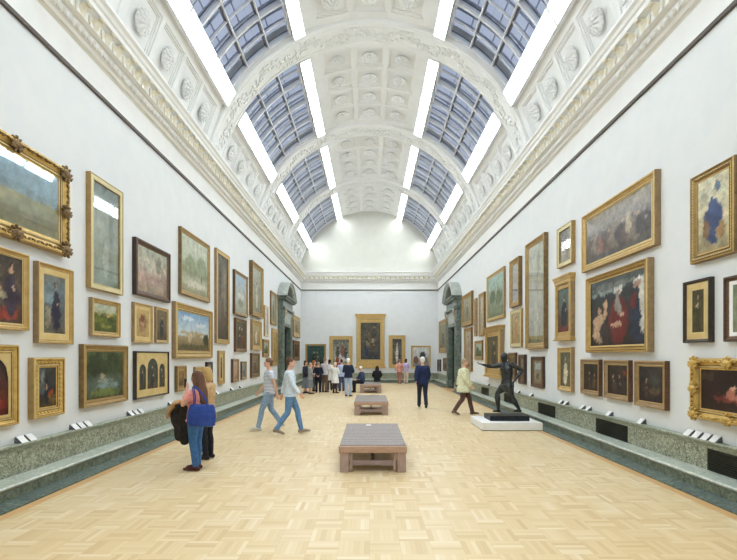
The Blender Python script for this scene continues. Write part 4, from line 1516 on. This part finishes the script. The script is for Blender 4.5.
# ------------------------------------------------------------------ benches
def bench(y0, label, first=[None]):
    W, Ln, H = 1.08, 2.4, .42
    e = thing('gallery_bench', label, 'bench', (.055, y0 + Ln / 2, 0), 0, 'wooden benches along the middle of the gallery')
    if first[0] is None:
        ps = []
        def add(nm, mb, mat):
            ps.append(mb.build(nm, M[mat], e))
        for sx in (-1, 1):
            for sy in (-1, 1):
                b = MB()
                cx, cy = sx * (W / 2 - .085), sy * (Ln / 2 - .09)
                b.bbox(cx - .07, cx + .07, cy - .065, cy + .065, 0, .32, .008)
                b.bbox(cx - sx * .105 - .022, cx - sx * .105 + .022, cy - .035, cy + .035, 0.02, .32, .006)
                add('leg', b, 'benchleg')
        b = MB()
        for sy in (-1, 1):
            y = sy * (Ln / 2 - .025)
            b.bbox(-W / 2, W / 2, y - .025, y + .025, .315, H, .008)
        for sx in (-1, 1):
            x = sx * (W / 2 - .03)
            b.bbox(x - .025, x + .025, -Ln / 2 + .05, Ln / 2 - .05, .315, H - .012, .008)
        add('apron', b, 'bench')
        b = MB()
        for sy in (-1, 1):
            y = sy * (Ln / 2 - .09)
            b.bbox(-W / 2 + .15, W / 2 - .15, y - .02, y + .02, .10, .185, .006)
        b.bbox(-.03, .03, -Ln / 2 + .1, Ln / 2 - .1, .11, .17, .006)
        add('stretcher', b, 'benchrail')
        b = MB()
        b.bbox(-.02, .02, -.02, .02, .17, .33, .004)
        add('centre_post', b, 'bench')
        n = 15
        b = MB()
        for i in range(n):
            a = -Ln / 2 + .055 + (Ln - .11) * i / n
            b.bbox(-W / 2 + .012, W / 2 - .012, a + .009, a + (Ln - .11) / n - .009, .405, H + .012, .006)
        b.box(-W / 2 + .055, W / 2 - .055, -Ln / 2 + .055, Ln / 2 - .055, .36, .388)
        add('slatted_top', b, 'benchslat')
        first[0] = ps
    else:
        for p in first[0]:
            c = p.copy()
            COL.objects.link(c)
            c.parent = e
    return e


bench(7.12, 'low slatted wooden bench nearest to the viewer, empty')
bench(14.0, 'low slatted wooden bench in the middle of the row of three')
bench(22.4, 'farthest low wooden bench, with two people sitting on it')
lf = thing('leaflet', 'small white leaflet lying on the far end of the nearest bench', 'leaflet', (-.02, 9.22, .433))
b = MB()
b.bbox(-.05, .05, -.07, .07, 0, .004, .001)
b.bbox(-.047, .047, -.066, .068, .004, .007, .001)
b.build('folded_sheet', M['card'], lf)


# ------------------------------------------------------------------ figures
BASEJ = dict(pelvis=(0, 0, .93), waist=(0, 0, 1.09), chest=(0, .01, 1.28), neck=(0, .01, 1.47), head=(0, -.02, 1.635),
             ls=(.168, .01, 1.385), le=(.225, .03, 1.14), lw=(.235, -.04, .89), rs=(-.168, .01, 1.385), re=(-.225, .03, 1.14), rw=(-.235, -.04, .89),
             lh=(.09, 0, .90), lk=(.10, -.015, .50), la=(.10, .025, .085), lt=(.12, -.15, .03),
             rh=(-.09, 0, .90), rk=(-.10, -.015, .50), ra=(-.10, .025, .085), rt=(-.12, -.15, .03))
WALK = dict(lk=(.09, -.17, .52), la=(.09, -.26, .09), lt=(.10, -.43, .05), rk=(-.09, .05, .50), ra=(-.09, .30, .14), rt=(-.10, .16, .03),
            le=(.23, .12, 1.15), lw=(.24, .18, .90), re=(-.23, -.06, 1.14), rw=(-.22, -.22, .93))
FOLD = dict(le=(.235, -.02, 1.15), lw=(.05, -.2, 1.12), re=(-.235, -.02, 1.15), rw=(-.06, -.19, 1.09))
CLASP = dict(le=(.23, .0, 1.14), lw=(.06, -.2, .98), re=(-.23, .0, 1.14), rw=(-.06, -.2, .97))
BOOK = dict(le=(.22, -.02, 1.14), lw=(.1, -.27, 1.15), re=(-.22, -.02, 1.14), rw=(-.1, -.27, 1.15))
BACKH = dict(le=(.26, .1, 1.15), lw=(.07, .17, .98), re=(-.26, .1, 1.15), rw=(-.07, .17, .98))
SIT = dict(pelvis=(0, .0, .575), waist=(0, .03, .73), chest=(0, -.01, .92), neck=(0, -.04, 1.11), head=(0, -.09, 1.265),
           ls=(.168, -.03, 1.03), le=(.24, -.1, .82), lw=(.15, -.32, .70), rs=(-.168, -.03, 1.03), re=(-.24, -.1, .82), rw=(-.15, -.32, .70),
           lh=(.09, -.02, .56), lk=(.12, -.46, .545), la=(.12, -.46, .085), lt=(.13, -.63, .03), rh=(-.09, -.02, .56), rk=(-.12, -.46, .545), ra=(-.12, -.42, .085), rt=(-.13, -.59, .03))


def J_of(h, *poses):
    d = dict(BASEJ)
    for p in poses:
        d.update(p)
    s = h / 1.75
    return {k: Vector(v) * s for k, v in d.items()}, s


def torso_sections(J, s, fem, off):
    P, Wa, C, Nk = J['pelvis'], J['waist'], J['chest'], J['neck']
    up = (Wa - P).normalized()
    wx = .122 if fem else .14
    sx = .15 if fem else .165
    lst = [(P - up * .075 * s, .12, .09), (P - up * .02 * s, .162, .115), (P.lerp(Wa, .4), .155, .112), (Wa, wx, .098), (Wa.lerp(C, .5), wx + .012, .108),
           (C, sx - .006, .118), (C.lerp(Nk, .5), sx * .93, .104), (C.lerp(Nk, .8), sx * .58, .08), (Nk, .062, .06)]
    return [(p, rx * s + off, ry * s + off) for p, rx, ry in lst]


def hand(mb, w, d, n, s, side, curl=.5):
    """palm, four fingers and a thumb; d = pointing direction, n = palm normal, side = thumb side sign"""
    d = d.normalized()
    n = (n - d * n.dot(d)).normalized()
    t = d.cross(n).normalized() * side
    mb.tube([w, w + d * .045 * s, w + d * .085 * s], [(.024 * s, .017 * s), (.037 * s, .016 * s), (.038 * s, .014 * s)], 8, t, round_caps=True)
    for i, (o, ln) in enumerate(((.029, .070), (.010, .079), (-.009, .073), (-.027, .057))):
        b0 = w + d * .075 * s + t * o * s
        d1 = (d + n * curl * .5 + t * o * 1.2).normalized()
        d2 = (d + n * curl * 1.6).normalized()
        k = b0 + d1 * ln * .55 * s
        mb.tube([b0, k, k + d2 * ln * .5 * s], [.0095 * s, .009 * s, .0075 * s], 6, round_caps=True)
    b0 = w + d * .02 * s + t * .022 * s
    k = b0 + (d * .6 + t * .8 + n * .25).normalized() * .04 * s
    mb.tube([b0, k, k + (d * .85 + t * .3 + n * .4).normalized() * .035 * s], [.012 * s, .0105 * s, .0085 * s], 6, round_caps=True)


def headmat(J, turn):
    yaw, pitch, roll = turn
    return Matrix.Translation(J['head']) @ Euler((rad(pitch), rad(roll), rad(yaw)), 'XYZ').to_matrix().to_4x4()


def body(J, s, fem=False, turn=(0, 0, 0), muscular=0, palms=None, hair_cap=False):
    mb = MB()
    side = (J['ls'] - J['rs']).normalized()
    sec = torso_sections(J, s, fem, 0)
    mb.tube([p for p, _, _ in sec], [(rx, ry) for _, rx, ry in sec], 16, side, round_caps=True)
    mu = 1 + muscular
    for q in 'lr':
        S0, E, Wr = J[q + 's'], J[q + 'e'], J[q + 'w']
        mb.ell(S0, (.058 * s * mu, .058 * s * mu, .058 * s * mu), 10, 8)
        mb.tube([J['chest'].lerp(J['neck'], .62).lerp(S0, .55), S0], [.05 * s, .05 * s], 10, round_caps=True)
        mb.tube([S0, S0.lerp(E, .4), E], [.05 * s * mu, .048 * s * mu, .038 * s], 10, round_caps=True)
        mb.tube([E, E.lerp(Wr, .3), Wr], [.038 * s, .041 * s * mu, .026 * s], 10, round_caps=True)
        sg = 1 if q == 'l' else -1
        nrm = Vector((-sg, 0, 0)) if not palms or q not in palms else Vector(palms[q])
        d = (Wr - E)
        if abs(d.normalized().dot(nrm)) > .9:
            nrm = Vector((0, 0, -1))
        hand(mb, Wr, d, nrm, s, -sg if True else sg)
        H, K, A, T = J[q + 'h'], J[q + 'k'], J[q + 'a'], J[q + 't']
        mb.tube([H, H.lerp(K, .35), K], [.088 * s * mu, .08 * s * mu, .053 * s], 12, round_caps=True)
        calf = K.lerp(A, .3) + Vector((0, .012 * s, 0))
        mb.tube([K, calf, A], [.052 * s, .056 * s * mu, .035 * s], 12, round_caps=True)
        heel = A + (A - T) * Vector((1, 1, 0)).length * 0
        back = (A - T)
        back.z = 0
        back.normalize()
        mb.tube([A + back * .035 * s + Vector((0, 0, -.045 * s)), A.lerp(T, .4) + Vector((0, 0, -.012 * s)), T + Vector((0, 0, .003))],
                [(.034 * s, .036 * s), (.040 * s, .032 * s), (.036 * s, .018 * s)], 10, back.cross(Vector((0, 0, 1))), round_caps=True)
    hm = headmat(J, turn)
    top = hm @ Vector((0, .012 * s, -.06 * s))
    mb.tube([J['neck'] - Vector((0, 0, .03 * s)), J['neck'].lerp(top, .5), top], [.06 * s, .05 * s, .05 * s], 10)
    h = MB()
    h.ell((0, .012, .02), (.074, .094, .098), 16, 12)
    h.ell((0, -.022, -.035), (.062, .068, .078), 14, 10)
    h.ell((0, -.055, -.092), (.032, .026, .024), 10, 7)
    h.tube([(0, -.083, .012), (0, -.103, -.022), (0, -.092, -.036)], [.009, .014, .013], 8, round_caps=True)
    for q in (-1, 1):
        h.ell((q * .075, .012, -.012), (.010, .02, .03), 8, 6)
        h.ell((q * .03, -.074, .022), (.024, .012, .008), 8, 6)
    sc = hm @ Matrix.Scale(s, 4)
    mb.merge(h, sc)
    return mb


HAIR = {
    'short': lambda m: (m.ell((0, .022, .034), (.083, .098, .096), 14, 10), m.ell((0, .06, -.02), (.07, .05, .06), 10, 8)),
    'bald': lambda m: (m.ell((0, .06, -.01), (.078, .055, .05), 12, 8),),
    'bob': lambda m: (m.ell((0, .022, .034), (.088, .102, .1), 14, 10), m.tube([(0, .05, .02), (0, .055, -.06), (0, .05, -.13)], [(.09, .07), (.098, .062), (.092, .05)], 12, (1, 0, 0), round_caps=True)),
    'long': lambda m: (m.ell((0, .022, .034), (.088, .103, .1), 14, 10), m.tube([(0, .045, .02), (0, .068, -.1), (0, .1, -.26), (.0, .11, -.42), (0, .1, -.52)], [(.095, .085), (.115, .075), (.13, .07), (.115, .058), (.06, .03)], 12, (1, 0, 0), round_caps=True),
                       m.tube([(.075, -.01, .0), (.09, .02, -.12), (.1, .05, -.26)], [.03, .034, .02], 8, round_caps=True), m.tube([(-.075, -.01, .0), (-.09, .02, -.12), (-.1, .05, -.26)], [.03, .034, .02], 8, round_caps=True)),
    'bun': lambda m: (m.ell((0, .022, .034), (.084, .099, .096), 14, 10), m.ell((0, .125, .06), (.045, .04, .045), 10, 8)),
}


def hair_lump(kind):
    m = MB()
    HAIR[kind](m)
    return m


def person(label, X, Y, h, rz, poses=(), fem=False, turn=(0, 0, 0), top=('6a6a70', 'long', .86), bottom=('trousers', '3a3c46'), hair=('short', '3a2c22'),
           shoes='2a2422', voxel=.013, extra=None, skin='skin', palms=None, open_front=None, group=None):
    J, s = J_of(h, *poses)
    e = thing('person', label, 'person', (X, Y, 0), rad(rz), group)
    bd = blend(body(J, s, fem, turn, palms=palms), 'body', M[skin], e, voxel, 2)
    hm = headmat(J, turn) @ Matrix.Scale(s, 4)
    # hair, eyes, mouth
    hb = MB()
    hb.merge(hair_lump(hair[0]), hm)
    blend(hb, 'hair', cloth(hair[1], scale=60, rough=.6), e, voxel, 1)
    for q in (-1, 1):
        m = MB()
        k = MB().ell((q * .029, -.0865, .008), (.012, .006, .006), 8, 6)
        m.merge(k, hm)
        m.build('eye', M['eye'], e, True)
    m = MB()
    m.merge(MB().ell((0, -.0885, -.062), (.021, .008, .007), 8, 6), hm)
    m.build('mouth', M['lips'], e, True)
    side = (J['ls'] - J['rs']).normalized()
    # upper garment
    tc, sleeve, hem = top[:3]
    t_off = (top[3] if len(top) > 3 else .02) * s
    tm = MB()
    sec = torso_sections(J, s, fem, t_off)
    sec = sec[1:-1] + [(J['neck'] - Vector((0, 0, .012 * s)), .068 * s, .066 * s)]
    low = sec[0][0]
    flare = top[4] if len(top) > 4 else .0
    hz = hem * s
    pre = []
    if hz < low.z - .02:
        k = 4
        for i in range(k, 0, -1):
            f = i / k
            pre.append((Vector((low.x, low.y, low.z + (hz - low.z) * f)), sec[0][1] + .012 + flare * f, sec[0][2] + .02 + flare * f))
    sec = pre + sec
    tm.tube([p for p, _, _ in sec], [(a, c) for _, a, c in sec], 18, side)
    for q in 'lr':
        S0, E, Wr = J[q + 's'], J[q + 'e'], J[q + 'w']
        tm.ell(S0, .057 * s + t_off * .6, 10, 8)
        tm.tube([J['chest'].lerp(J['neck'], .6).lerp(S0, .5), S0], [.05 * s + t_off * .6, .052 * s + t_off * .6], 10, round_caps=True)
        if sleeve == 'long':
            tm.tube([S0, E, E.lerp(Wr, .4), E.lerp(Wr, .93)], [.052 * s + t_off * .75, .043 * s + t_off * .75, .042 * s + t_off * .6, .034 * s + t_off * .55], 10)
            tm.ell(E, .043 * s + t_off * .75, 8, 6)
        else:
            tm.tube([S0, S0.lerp(E, .62)], [.053 * s + t_off * .8, .052 * s + t_off], 10)
    tmat = tc if not isinstance(tc, str) else cloth(tc)
    blend(tm, top[5] if len(top) > 5 else 'top', tmat, e, voxel, 2)
    # lower garment
    kind, bc = bottom[:2]
    bm_ = MB()
    o = .016 * s
    if kind in ('trousers', 'jeans', 'leggings'):
        r0, r1, r2, r3 = {'trousers': (.094, .075, .069, .064), 'jeans': (.094, .067, .067, .052), 'leggings': (.094, .066, .068, .047)}[kind]
        hs = torso_sections(J, s, fem, o)[:4]
        bm_.tube([p for p, _, _ in hs], [(a, c) for _, a, c in hs], 16, side, round_caps=True)
        for q in 'lr':
            H, K, A = J[q + 'h'], J[q + 'k'], J[q + 'a']
            bm_.tube([H, H.lerp(K, .35), K], [r0 * s + o * .6, (r0 * .6 + r1 * .4) * s + o * .7, r1 * s], 12, round_caps=True)
            bm_.tube([K, K.lerp(A, .35) + Vector((0, .01 * s, 0)), A + Vector((0, 0, -.01 * s))], [r1 * s, r2 * s, r3 * s], 12)
            bm_.ell(K, r1 * s, 10, 8)
        blend(bm_, kind, cloth(bc), e, voxel, 2)
    else:
        z1 = bottom[2] * s
        hs = torso_sections(J, s, fem, o)[:4]
        P = J['pelvis']
        rows = [(Vector((P.x, P.y, z1 + (P.z - .05 * s - z1) * i / 5)), (.24 - .07 * i / 5) * s, (.2 - .075 * i / 5) * s) for i in range(5)] + hs[1:]
        bm_.tube([p for p, _, _ in rows], [(a, c) for _, a, c in rows], 20, side)
        # soft folds
        for i, p in enumerate(bm_.v):
            a = (i % 20) / 20 * 2 * PI
            f = max(0, (P.z - p[2]) / max(.01, P.z - z1)) * .025
            bm_.v[i] = (p[0] + f * math.cos(a) * math.cos(5 * a), p[1] + f * math.sin(a) * math.cos(5 * a), p[2])
        blend(bm_, 'skirt', cloth(bc) if isinstance(bc, str) else bc, e, voxel, 1)
    for q in 'lr':
        A, T = J[q + 'a'], J[q + 't']
        back = A - T
        back.z = 0
        back.normalize()
        sm = MB()
        z0 = min(A.z - .085 * s, T.z - .03 * s)
        sm.tube([A + back * .045 * s + Vector((0, 0, -.04 * s)), A + Vector((0, 0, -.03 * s)), A.lerp(T, .5) + Vector((0, 0, -.008 * s)), T - back * .02 * s + Vector((0, 0, .004))],
                [(.040 * s, .042 * s), (.044 * s, .050 * s), (.048 * s, .036 * s), (.040 * s, .024 * s)], 12, back.cross(Vector((0, 0, 1))), round_caps=True)
        for i, p in enumerate(sm.v):
            sm.v[i] = (p[0], p[1], max(p[2], .002 if abs(A.z - .085 * s) < .03 else -9))
        sm.build('shoe', cloth(shoes, scale=12, rough=.5), e, True)
    if extra:
        extra(e, J, s)
    return e


def at(px, yf):
    y = F * EYE / (yf - VY)
    return (px - VX) * y / F, y


# the two women looking at the left wall
X1, Y1 = at(196, 470)
person('woman with long brown hair and blue jeans raising a phone, nearest to the viewer', X1, Y1, 1.60, -97,
       (dict(neck=(0, .03, 1.47), head=(0, .01, 1.635), chest=(0, .03, 1.28), ls=(.158, .03, 1.385), rs=(-.158, .03, 1.385), le=(.21, -.13, 1.18), lw=(.085, -.13, 1.43),
             re=(-.20, -.06, 1.14), rw=(-.16, -.34, 1.10), lk=(.085, -.015, .50), la=(.07, .03, .085), lt=(.08, -.15, .03), rk=(-.085, -.01, .5), ra=(-.07, .0, .085), rt=(-.08, -.18, .03)),),
       True, (0, 4, 0), ('d98f86', 'short', .87, .03), ('jeans', '3a5f8c'), ('long', '5e4230'), '4a2422', .0085, None, palms={'l': (-.3, -1, .3), 'r': (0, 0, 1)})
c, sn = math.cos(rad(-97)), math.sin(rad(-97))


def w1(x, y, z, k=1.60 / 1.75):
    x, y, z = x * k, y * k, z * k
    return (X1 + x * c - y * sn, Y1 + x * sn + y * c, z)


ph = thing('phone', 'black phone held up in front of the nearest woman\'s face', 'phone', w1(.045, -.172, 1.465), rad(-97))
b = MB()
b.bbox(-.036, .036, -.0045, .0045, 0, .148, .004)
b.build('case', M['black'], ph)
b = MB()
b.bbox(-.032, .032, .0045, .0055, .008, .14, .0004)
b.build('screen', cloth('2a2e38', rough=.2), ph)
# the blue handbag on her near side
hb_ = thing('handbag', 'bright blue leather handbag hanging at the nearest woman\'s side', 'handbag', w1(.27, .235, .82), rad(-97 + 6 + 90))
b = MB()
b.tube([(0, 0, .0), (0, 0, .03), (.01, 0, .18), (.02, 0, .32), (.02, 0, .345)], [(.18, .05), (.225, .09), (.23, .09), (.20, .045), (.18, .024)], 20, (1, 0, 0), round_caps=False)
blend(b, 'bag_body', cloth('2a4088', '34509c', 10, .45), hb_, .01, 3)
b = MB()
for q in (-1, 1):
    pts = [(-.11 + .22 * i / 12 - .15 * math.sin(PI * i / 12) ** 2, q * .028 + .09 * math.sin(PI * i / 12) ** 2, .32 + .30 * math.sin(PI * i / 12)) for i in range(13)]
    b.tube(pts, [(.011, .008)] * 13, 8, (0, 1, 0))
b.build('handle', cloth('22367a', rough=.45), hb_, True)
b = MB()
b.tube([(-.2, -.062, .25), (0, -.092, .235), (.22, -.062, .25)], [(.006, .004)] * 3, 6)
b.build('seam', cloth('1c2c66', rough=.45), hb_)
# dark coat with tan lining over her forearm
ct = thing('folded_coat', 'dark coat with tan lining draped over the nearest woman\'s forearm', 'coat', w1(-.14, -.31, .50), rad(-97))
b = MB()
n, m_ = 16, 14
for k, (oy, lo, ww) in enumerate(((-.16, .22, .07), (-.08, .05, .085), (.02, -.02, .085), (.11, .16, .07), (.18, .34, .045))):
    pts, rr = [], []
    for j in range(m_ + 1):
        t = j / m_
        pts.append((.03 * math.sin(5 * t + 2 * k) + .02 * k - .03, oy + .025 * math.cos(4 * t + k), lo + (.58 - lo) * t))
        rr.append((.05 + .022 * math.sin(6 * t + k), ww * (.75 + .25 * math.sin(2.5 * t + .6))))
    b.tube(pts, rr, 14, (1, 0, 0), round_caps=True)
blend(b, 'coat_body', cloth('2b2724'), ct, .012, 2)
b = MB()
b.tube([(.03, .17, .56), (.0, .02, .645), (-.01, -.14, .61), (-.02, -.25, .50), (-.01, -.29, .36)], [(.075, .035), (.095, .045), (.095, .045), (.075, .04), (.04, .02)], 12, (1, 0, 0), round_caps=True)
blend(b, 'lining', cloth('b58e68'), ct, .012, 2)

X2, Y2 = at(207, 459)
person('blonde woman in a sand-coloured jacket and black leggings behind the woman in jeans', X2, Y2, 1.64, -100, (BOOK,), True, (0, 8, 0), ('b5966e', 'long', .78, .03), ('leggings', '24242a'), ('bob', 'b3935c'), '2a2424', .012)

# two visitors walking along the left side
Xa, Ya = at(269, 430)
person('walking man in a white striped t-shirt and faded jeans, left side behind the two women', Xa, Ya, 1.80, -75, (WALK,), False, (0, 0, 0),
       (stripes('e6e8ee', '9aa2b4', 9), 'short', .88, .022), ('jeans', '7d93ad'), ('short', '6b5040'), 'b9b4ac', .012)
Xb, Yb = at(290, 434)
person('walking man in a pale blue shirt and mid-blue jeans, right of the striped t-shirt', Xb, Yb, 1.82, 100, (WALK,), False, (0, 0, 0),
       ('c5d0dd', 'long', .86, .024), ('jeans', '5f83ac'), ('short', '5a4232'), '8a7a68', .012)

# guided group at the far left
G = 'visitors in the tour group'
def gx(px, z):
    return (px - VX) * z / F, z
person('woman in a dark cardigan and long grey patterned skirt, leftmost of the tour group', *gx(305.5, 22.4), 1.62, 70, (CLASP,), True, (0, 5, 0), ('2e3038', 'long', .85, .022), ('skirt', '6a7078', .28), ('bob', '3a2a22'), '241f1f', extra=None, group=G)
person('woman in a grey checked dress at the front left of the tour group', *gx(310.3, 21.9), 1.52, 110, (FOLD,), True, (0, 5, 0), ('8b8f92', 'long', .8, .02), ('skirt', '767c80', .36), ('short', 'a89a8a'), '2a2424', group=G)
person('ginger-haired woman in a brown cardigan, partly behind the navy suit', *gx(314, 23.6), 1.62, 90, (CLASP,), True, (0, 0, 0), ('94785c', 'long', .82, .022), ('trousers', '4a4038'), ('bob', '9a5a34'), '2a2424', group=G)
person('short grey-haired person in an all navy suit in the tour group', *gx(318.3, 22.75), 1.55, 180, (BACKH,), False, (0, 0, 0), ('1e2233', 'long', .84, .026), ('trousers', '1c2030'), ('short', '8a7a70'), '18181c', group=G)
person('tall man in a pale striped shirt and brown trousers in the tour group', *gx(324.8, 23.0), 1.76, 150, (BOOK,), False, (0, 8, 0), (stripes('dedce0', 'b9b0bc', 9), 'long', .88, .022), ('trousers', '6a5444'), ('short', '8a6a58'), '2a2424', group=G)
person('dark-haired woman in a cream blouse, behind the white cardigan', *gx(329.6, 24.2), 1.66, 200, (CLASP,), True, (0, 0, 0), ('d6cfc4', 'long', .84, .02), ('trousers', '3c3a40'), ('bob', '241c1a'), '2a2424', group=G)
person('small white-haired woman in a long white cardigan in the tour group', *gx(335.2, 22.3), 1.54, 150, (FOLD,), True, (0, 10, 0), ('e2e1dc', 'long', .58, .026, .03, 'cardigan'), ('leggings', '3a363a'), ('short', 'd8d2c8'), '3a2a26', group=G)
person('red-haired person in a wine top at the back of the tour group', *gx(337.5, 25.0), 1.78, 170, (CLASP,), True, (0, 0, 0), ('7a4038', 'long', .85, .02), ('trousers', '3a3a44'), ('bob', '7a3a26'), '2a2424', group=G)
person('dark-haired person in a pale blue jacket, left of the navy jacket', *gx(341.6, 23.6), 1.68, 200, (CLASP,), False, (0, 0, 0), ('a9b4d0', 'long', .8, .024), ('trousers', '4a5070'), ('short', '4a2a20'), '4a3a3a', group=G)
person('white-haired man in a navy jacket and light blue jeans, right end of the tour group', *gx(348.3, 20.6), 1.74, 165, (FOLD,), False, (0, 0, 0), ('252c40', 'long', .86, .034, .0, 'jacket'), ('trousers', '9fb0cb'), ('short', 'e6e3dc'), '2a2a30', group=G)
tb = thing('tote_bag', 'white tote bag hanging beside the dark-haired woman of the tour group', 'bag', (-2.10, 24.04, .55), .2)
b = MB()
b.bbox(-.15, .15, -.03, .03, 0, .34, .02)
b.build('bag_body', cloth('dcd9d2'), tb)
b = MB()
for q in (-1, 1):
    b.tube([(-.08 + .16 * i / 8, q * .02, .32 + .62 * math.sin(PI * i / 8)) for i in range(9)], [.008] * 9, 6)
b.build('handle', cloth('cfcbc2'), tb, True)

# two people on the farthest bench
person('white-haired person in a dark blue top sitting on the left of the far bench', -.38, 23.0, 1.68, -70, (SIT,), False, (0, 8, 0), ('39455f', 'long', .56, .024), ('trousers', '23222a'), ('short', 'ddd8d2'), '1c1a1c')
person('person in a black coat sitting on the right of the far bench, back turned', .42, 24.62, 1.66, 180, (SIT,), True, (0, 0, 0), ('1d1d20', 'long', .53, .036, .05, 'coat'), ('trousers', '222226'), ('long', '2a211d'), '1c1a1c')

# far end and right side
person('person in a lilac top and cream trousers by the end wall, right of the altarpiece', *gx(406, 30.2), 1.66, 150, (FOLD,), True, (0, 0, 0), ('b3a6cc', 'long', .84, .02), ('trousers', 'd0bfae'), ('bob', '3a2a24'), '8a7a6e')
person('person in a salmon-pink shirt and brown trousers, left of the lilac top', *gx(399.5, 29.6), 1.64, 170, (WALK,), False, (0, 0, 0), ('c99080', 'long', .85, .02), ('trousers', '9a6a5a'), ('short', '8a5a48'), '5a4a44')
person('white-haired man in a navy jacket and dark trousers walking away alone, right of centre', *at(422.5, 408), 1.82, 180, (WALK,), False, (0, 0, 0), ('232c4c', 'long', .80, .036, .0, 'jacket'), ('trousers', '2a2c3a'), ('short', 'd9d6d2'), '2a2a2e', .012)
person('person in a loose pale green coat and dark trousers walking past the statue', *at(464, 415), 1.76, 80, (WALK,), False, (0, 6, 0), ('ccccab', 'long', .72, .07, .03, 'coat'), ('trousers', '55403c'), ('short', '9a8a70'), '5a4a44', .012)

# ------------------------------------------------------------------ bronze on its plinth
SXc, SY0 = 3.53, 11.1
pl = thing('statue_plinth', 'low white square plinth under the bronze athlete', 'plinth', (SXc, SY0 + .65, 0))
b = MB()
b.bbox(-.745, .745, -.65, .65, .015, .2, .006)
b.build('plinth_box', M['whitepaint'], pl)
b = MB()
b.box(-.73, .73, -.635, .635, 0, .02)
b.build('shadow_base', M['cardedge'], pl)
st = thing('statue', 'dark bronze athlete lunging with one arm stretched forward, on a white plinth', 'statue', (3.56, 11.72, .2))
b = MB()
b.bbox(-.5, .5, -.32, .32, 0, .13, .012)
b.build('base', M['bronzebase'], st)


def SP(px, py, dy=0.0):
    """joint read off the photograph on the figure's own plane"""
    z = 11.72 + dy
    return Vector(((px - VX) * z / F - 3.56, dy, EYE + (VY - py) * z / F - .2))


J = dict(pelvis=SP(506.5, 385.5), waist=SP(506.8, 379.5), chest=SP(507.2, 372), neck=SP(506, 362.8), head=SP(504, 357.6),
         ls=SP(502.3, 365, .13), le=SP(491.5, 366.6, .16), lw=SP(482.5, 364.6, .14), rs=SP(511.8, 364.6, -.13), re=SP(522.2, 370.6, -.16), rw=SP(515.5, 379.2, -.22),
         lh=SP(504.3, 386.5, .09), lk=SP(497.3, 393.2, .08), la=SP(498.3, 409.3, .09), lt=SP(493.5, 411.3, .03),
         rh=SP(508.6, 386.5, -.07), rk=SP(512.2, 397.6, -.1), ra=SP(519.2, 409.0, -.12), rt=SP(514.0, 411.3, -.17))
s = 1.07
mb = MB()
m2 = body(J, s, False, (-62, 6, 0), .30, palms={'l': (0, 0, 1), 'r': (0, 0, -1)})
mb.merge(m2)
hm = headmat(J, (-62, 6, 0)) @ Matrix.Scale(s * .97, 4)
mb.merge(hair_lump('short'), hm)
# chest and back muscles, abdomen
sd = (J['ls'] - J['rs']).normalized()
for q in (-1, 1):
    mb.ell(J['chest'].lerp(J['neck'], .25) + sd * (.075 * q) + Vector((-.045, -.01, .02)), (.085, .095, .06), 10, 8)
    mb.ell(J['pelvis'] + sd * (.06 * q) + Vector((.07, 0, -.02)), (.085, .08, .1), 10, 8)
blend(mb, 'figure', M['bronze'], st, .0085, 2)
b = MB()
b.tube([J['pelvis'] + Vector((-.02, 0, .06)), J['pelvis'], J['pelvis'] + Vector((.0, 0, -.12))], [(.16, .135), (.178, .15), (.165, .14)], 16, sd)
blend(b, 'loincloth', M['bronze'], st, .011, 2)

# ------------------------------------------------------------------ camera, sky, exposure
cam = bpy.data.cameras.new('camera')
co = bpy.data.objects.new('camera', cam)
COL.objects.link(co)
co.location = (0, 0, EYE)
co.rotation_euler = (PI / 2, 0, 0)
cam.sensor_width = 36
cam.lens = F / 737 * 36
cam.shift_x = -(VX - 368.5) / 737
cam.shift_y = (VY - 280) / 737
cam.clip_end = 200
S.camera = co

w = bpy.data.worlds.new('sky')
S.world = w
w.use_nodes = True
nt = w.node_tree
bg = nt.nodes['Background']
bg.inputs[0].default_value = (.44, .485, .60, 1)
bg.inputs[1].default_value = 1.1

S.view_settings.view_transform = 'Standard'
S.view_settings.look = 'None'
S.view_settings.gamma = 1
S.view_settings.exposure = 0
S.view_settings.use_curve_mapping = False
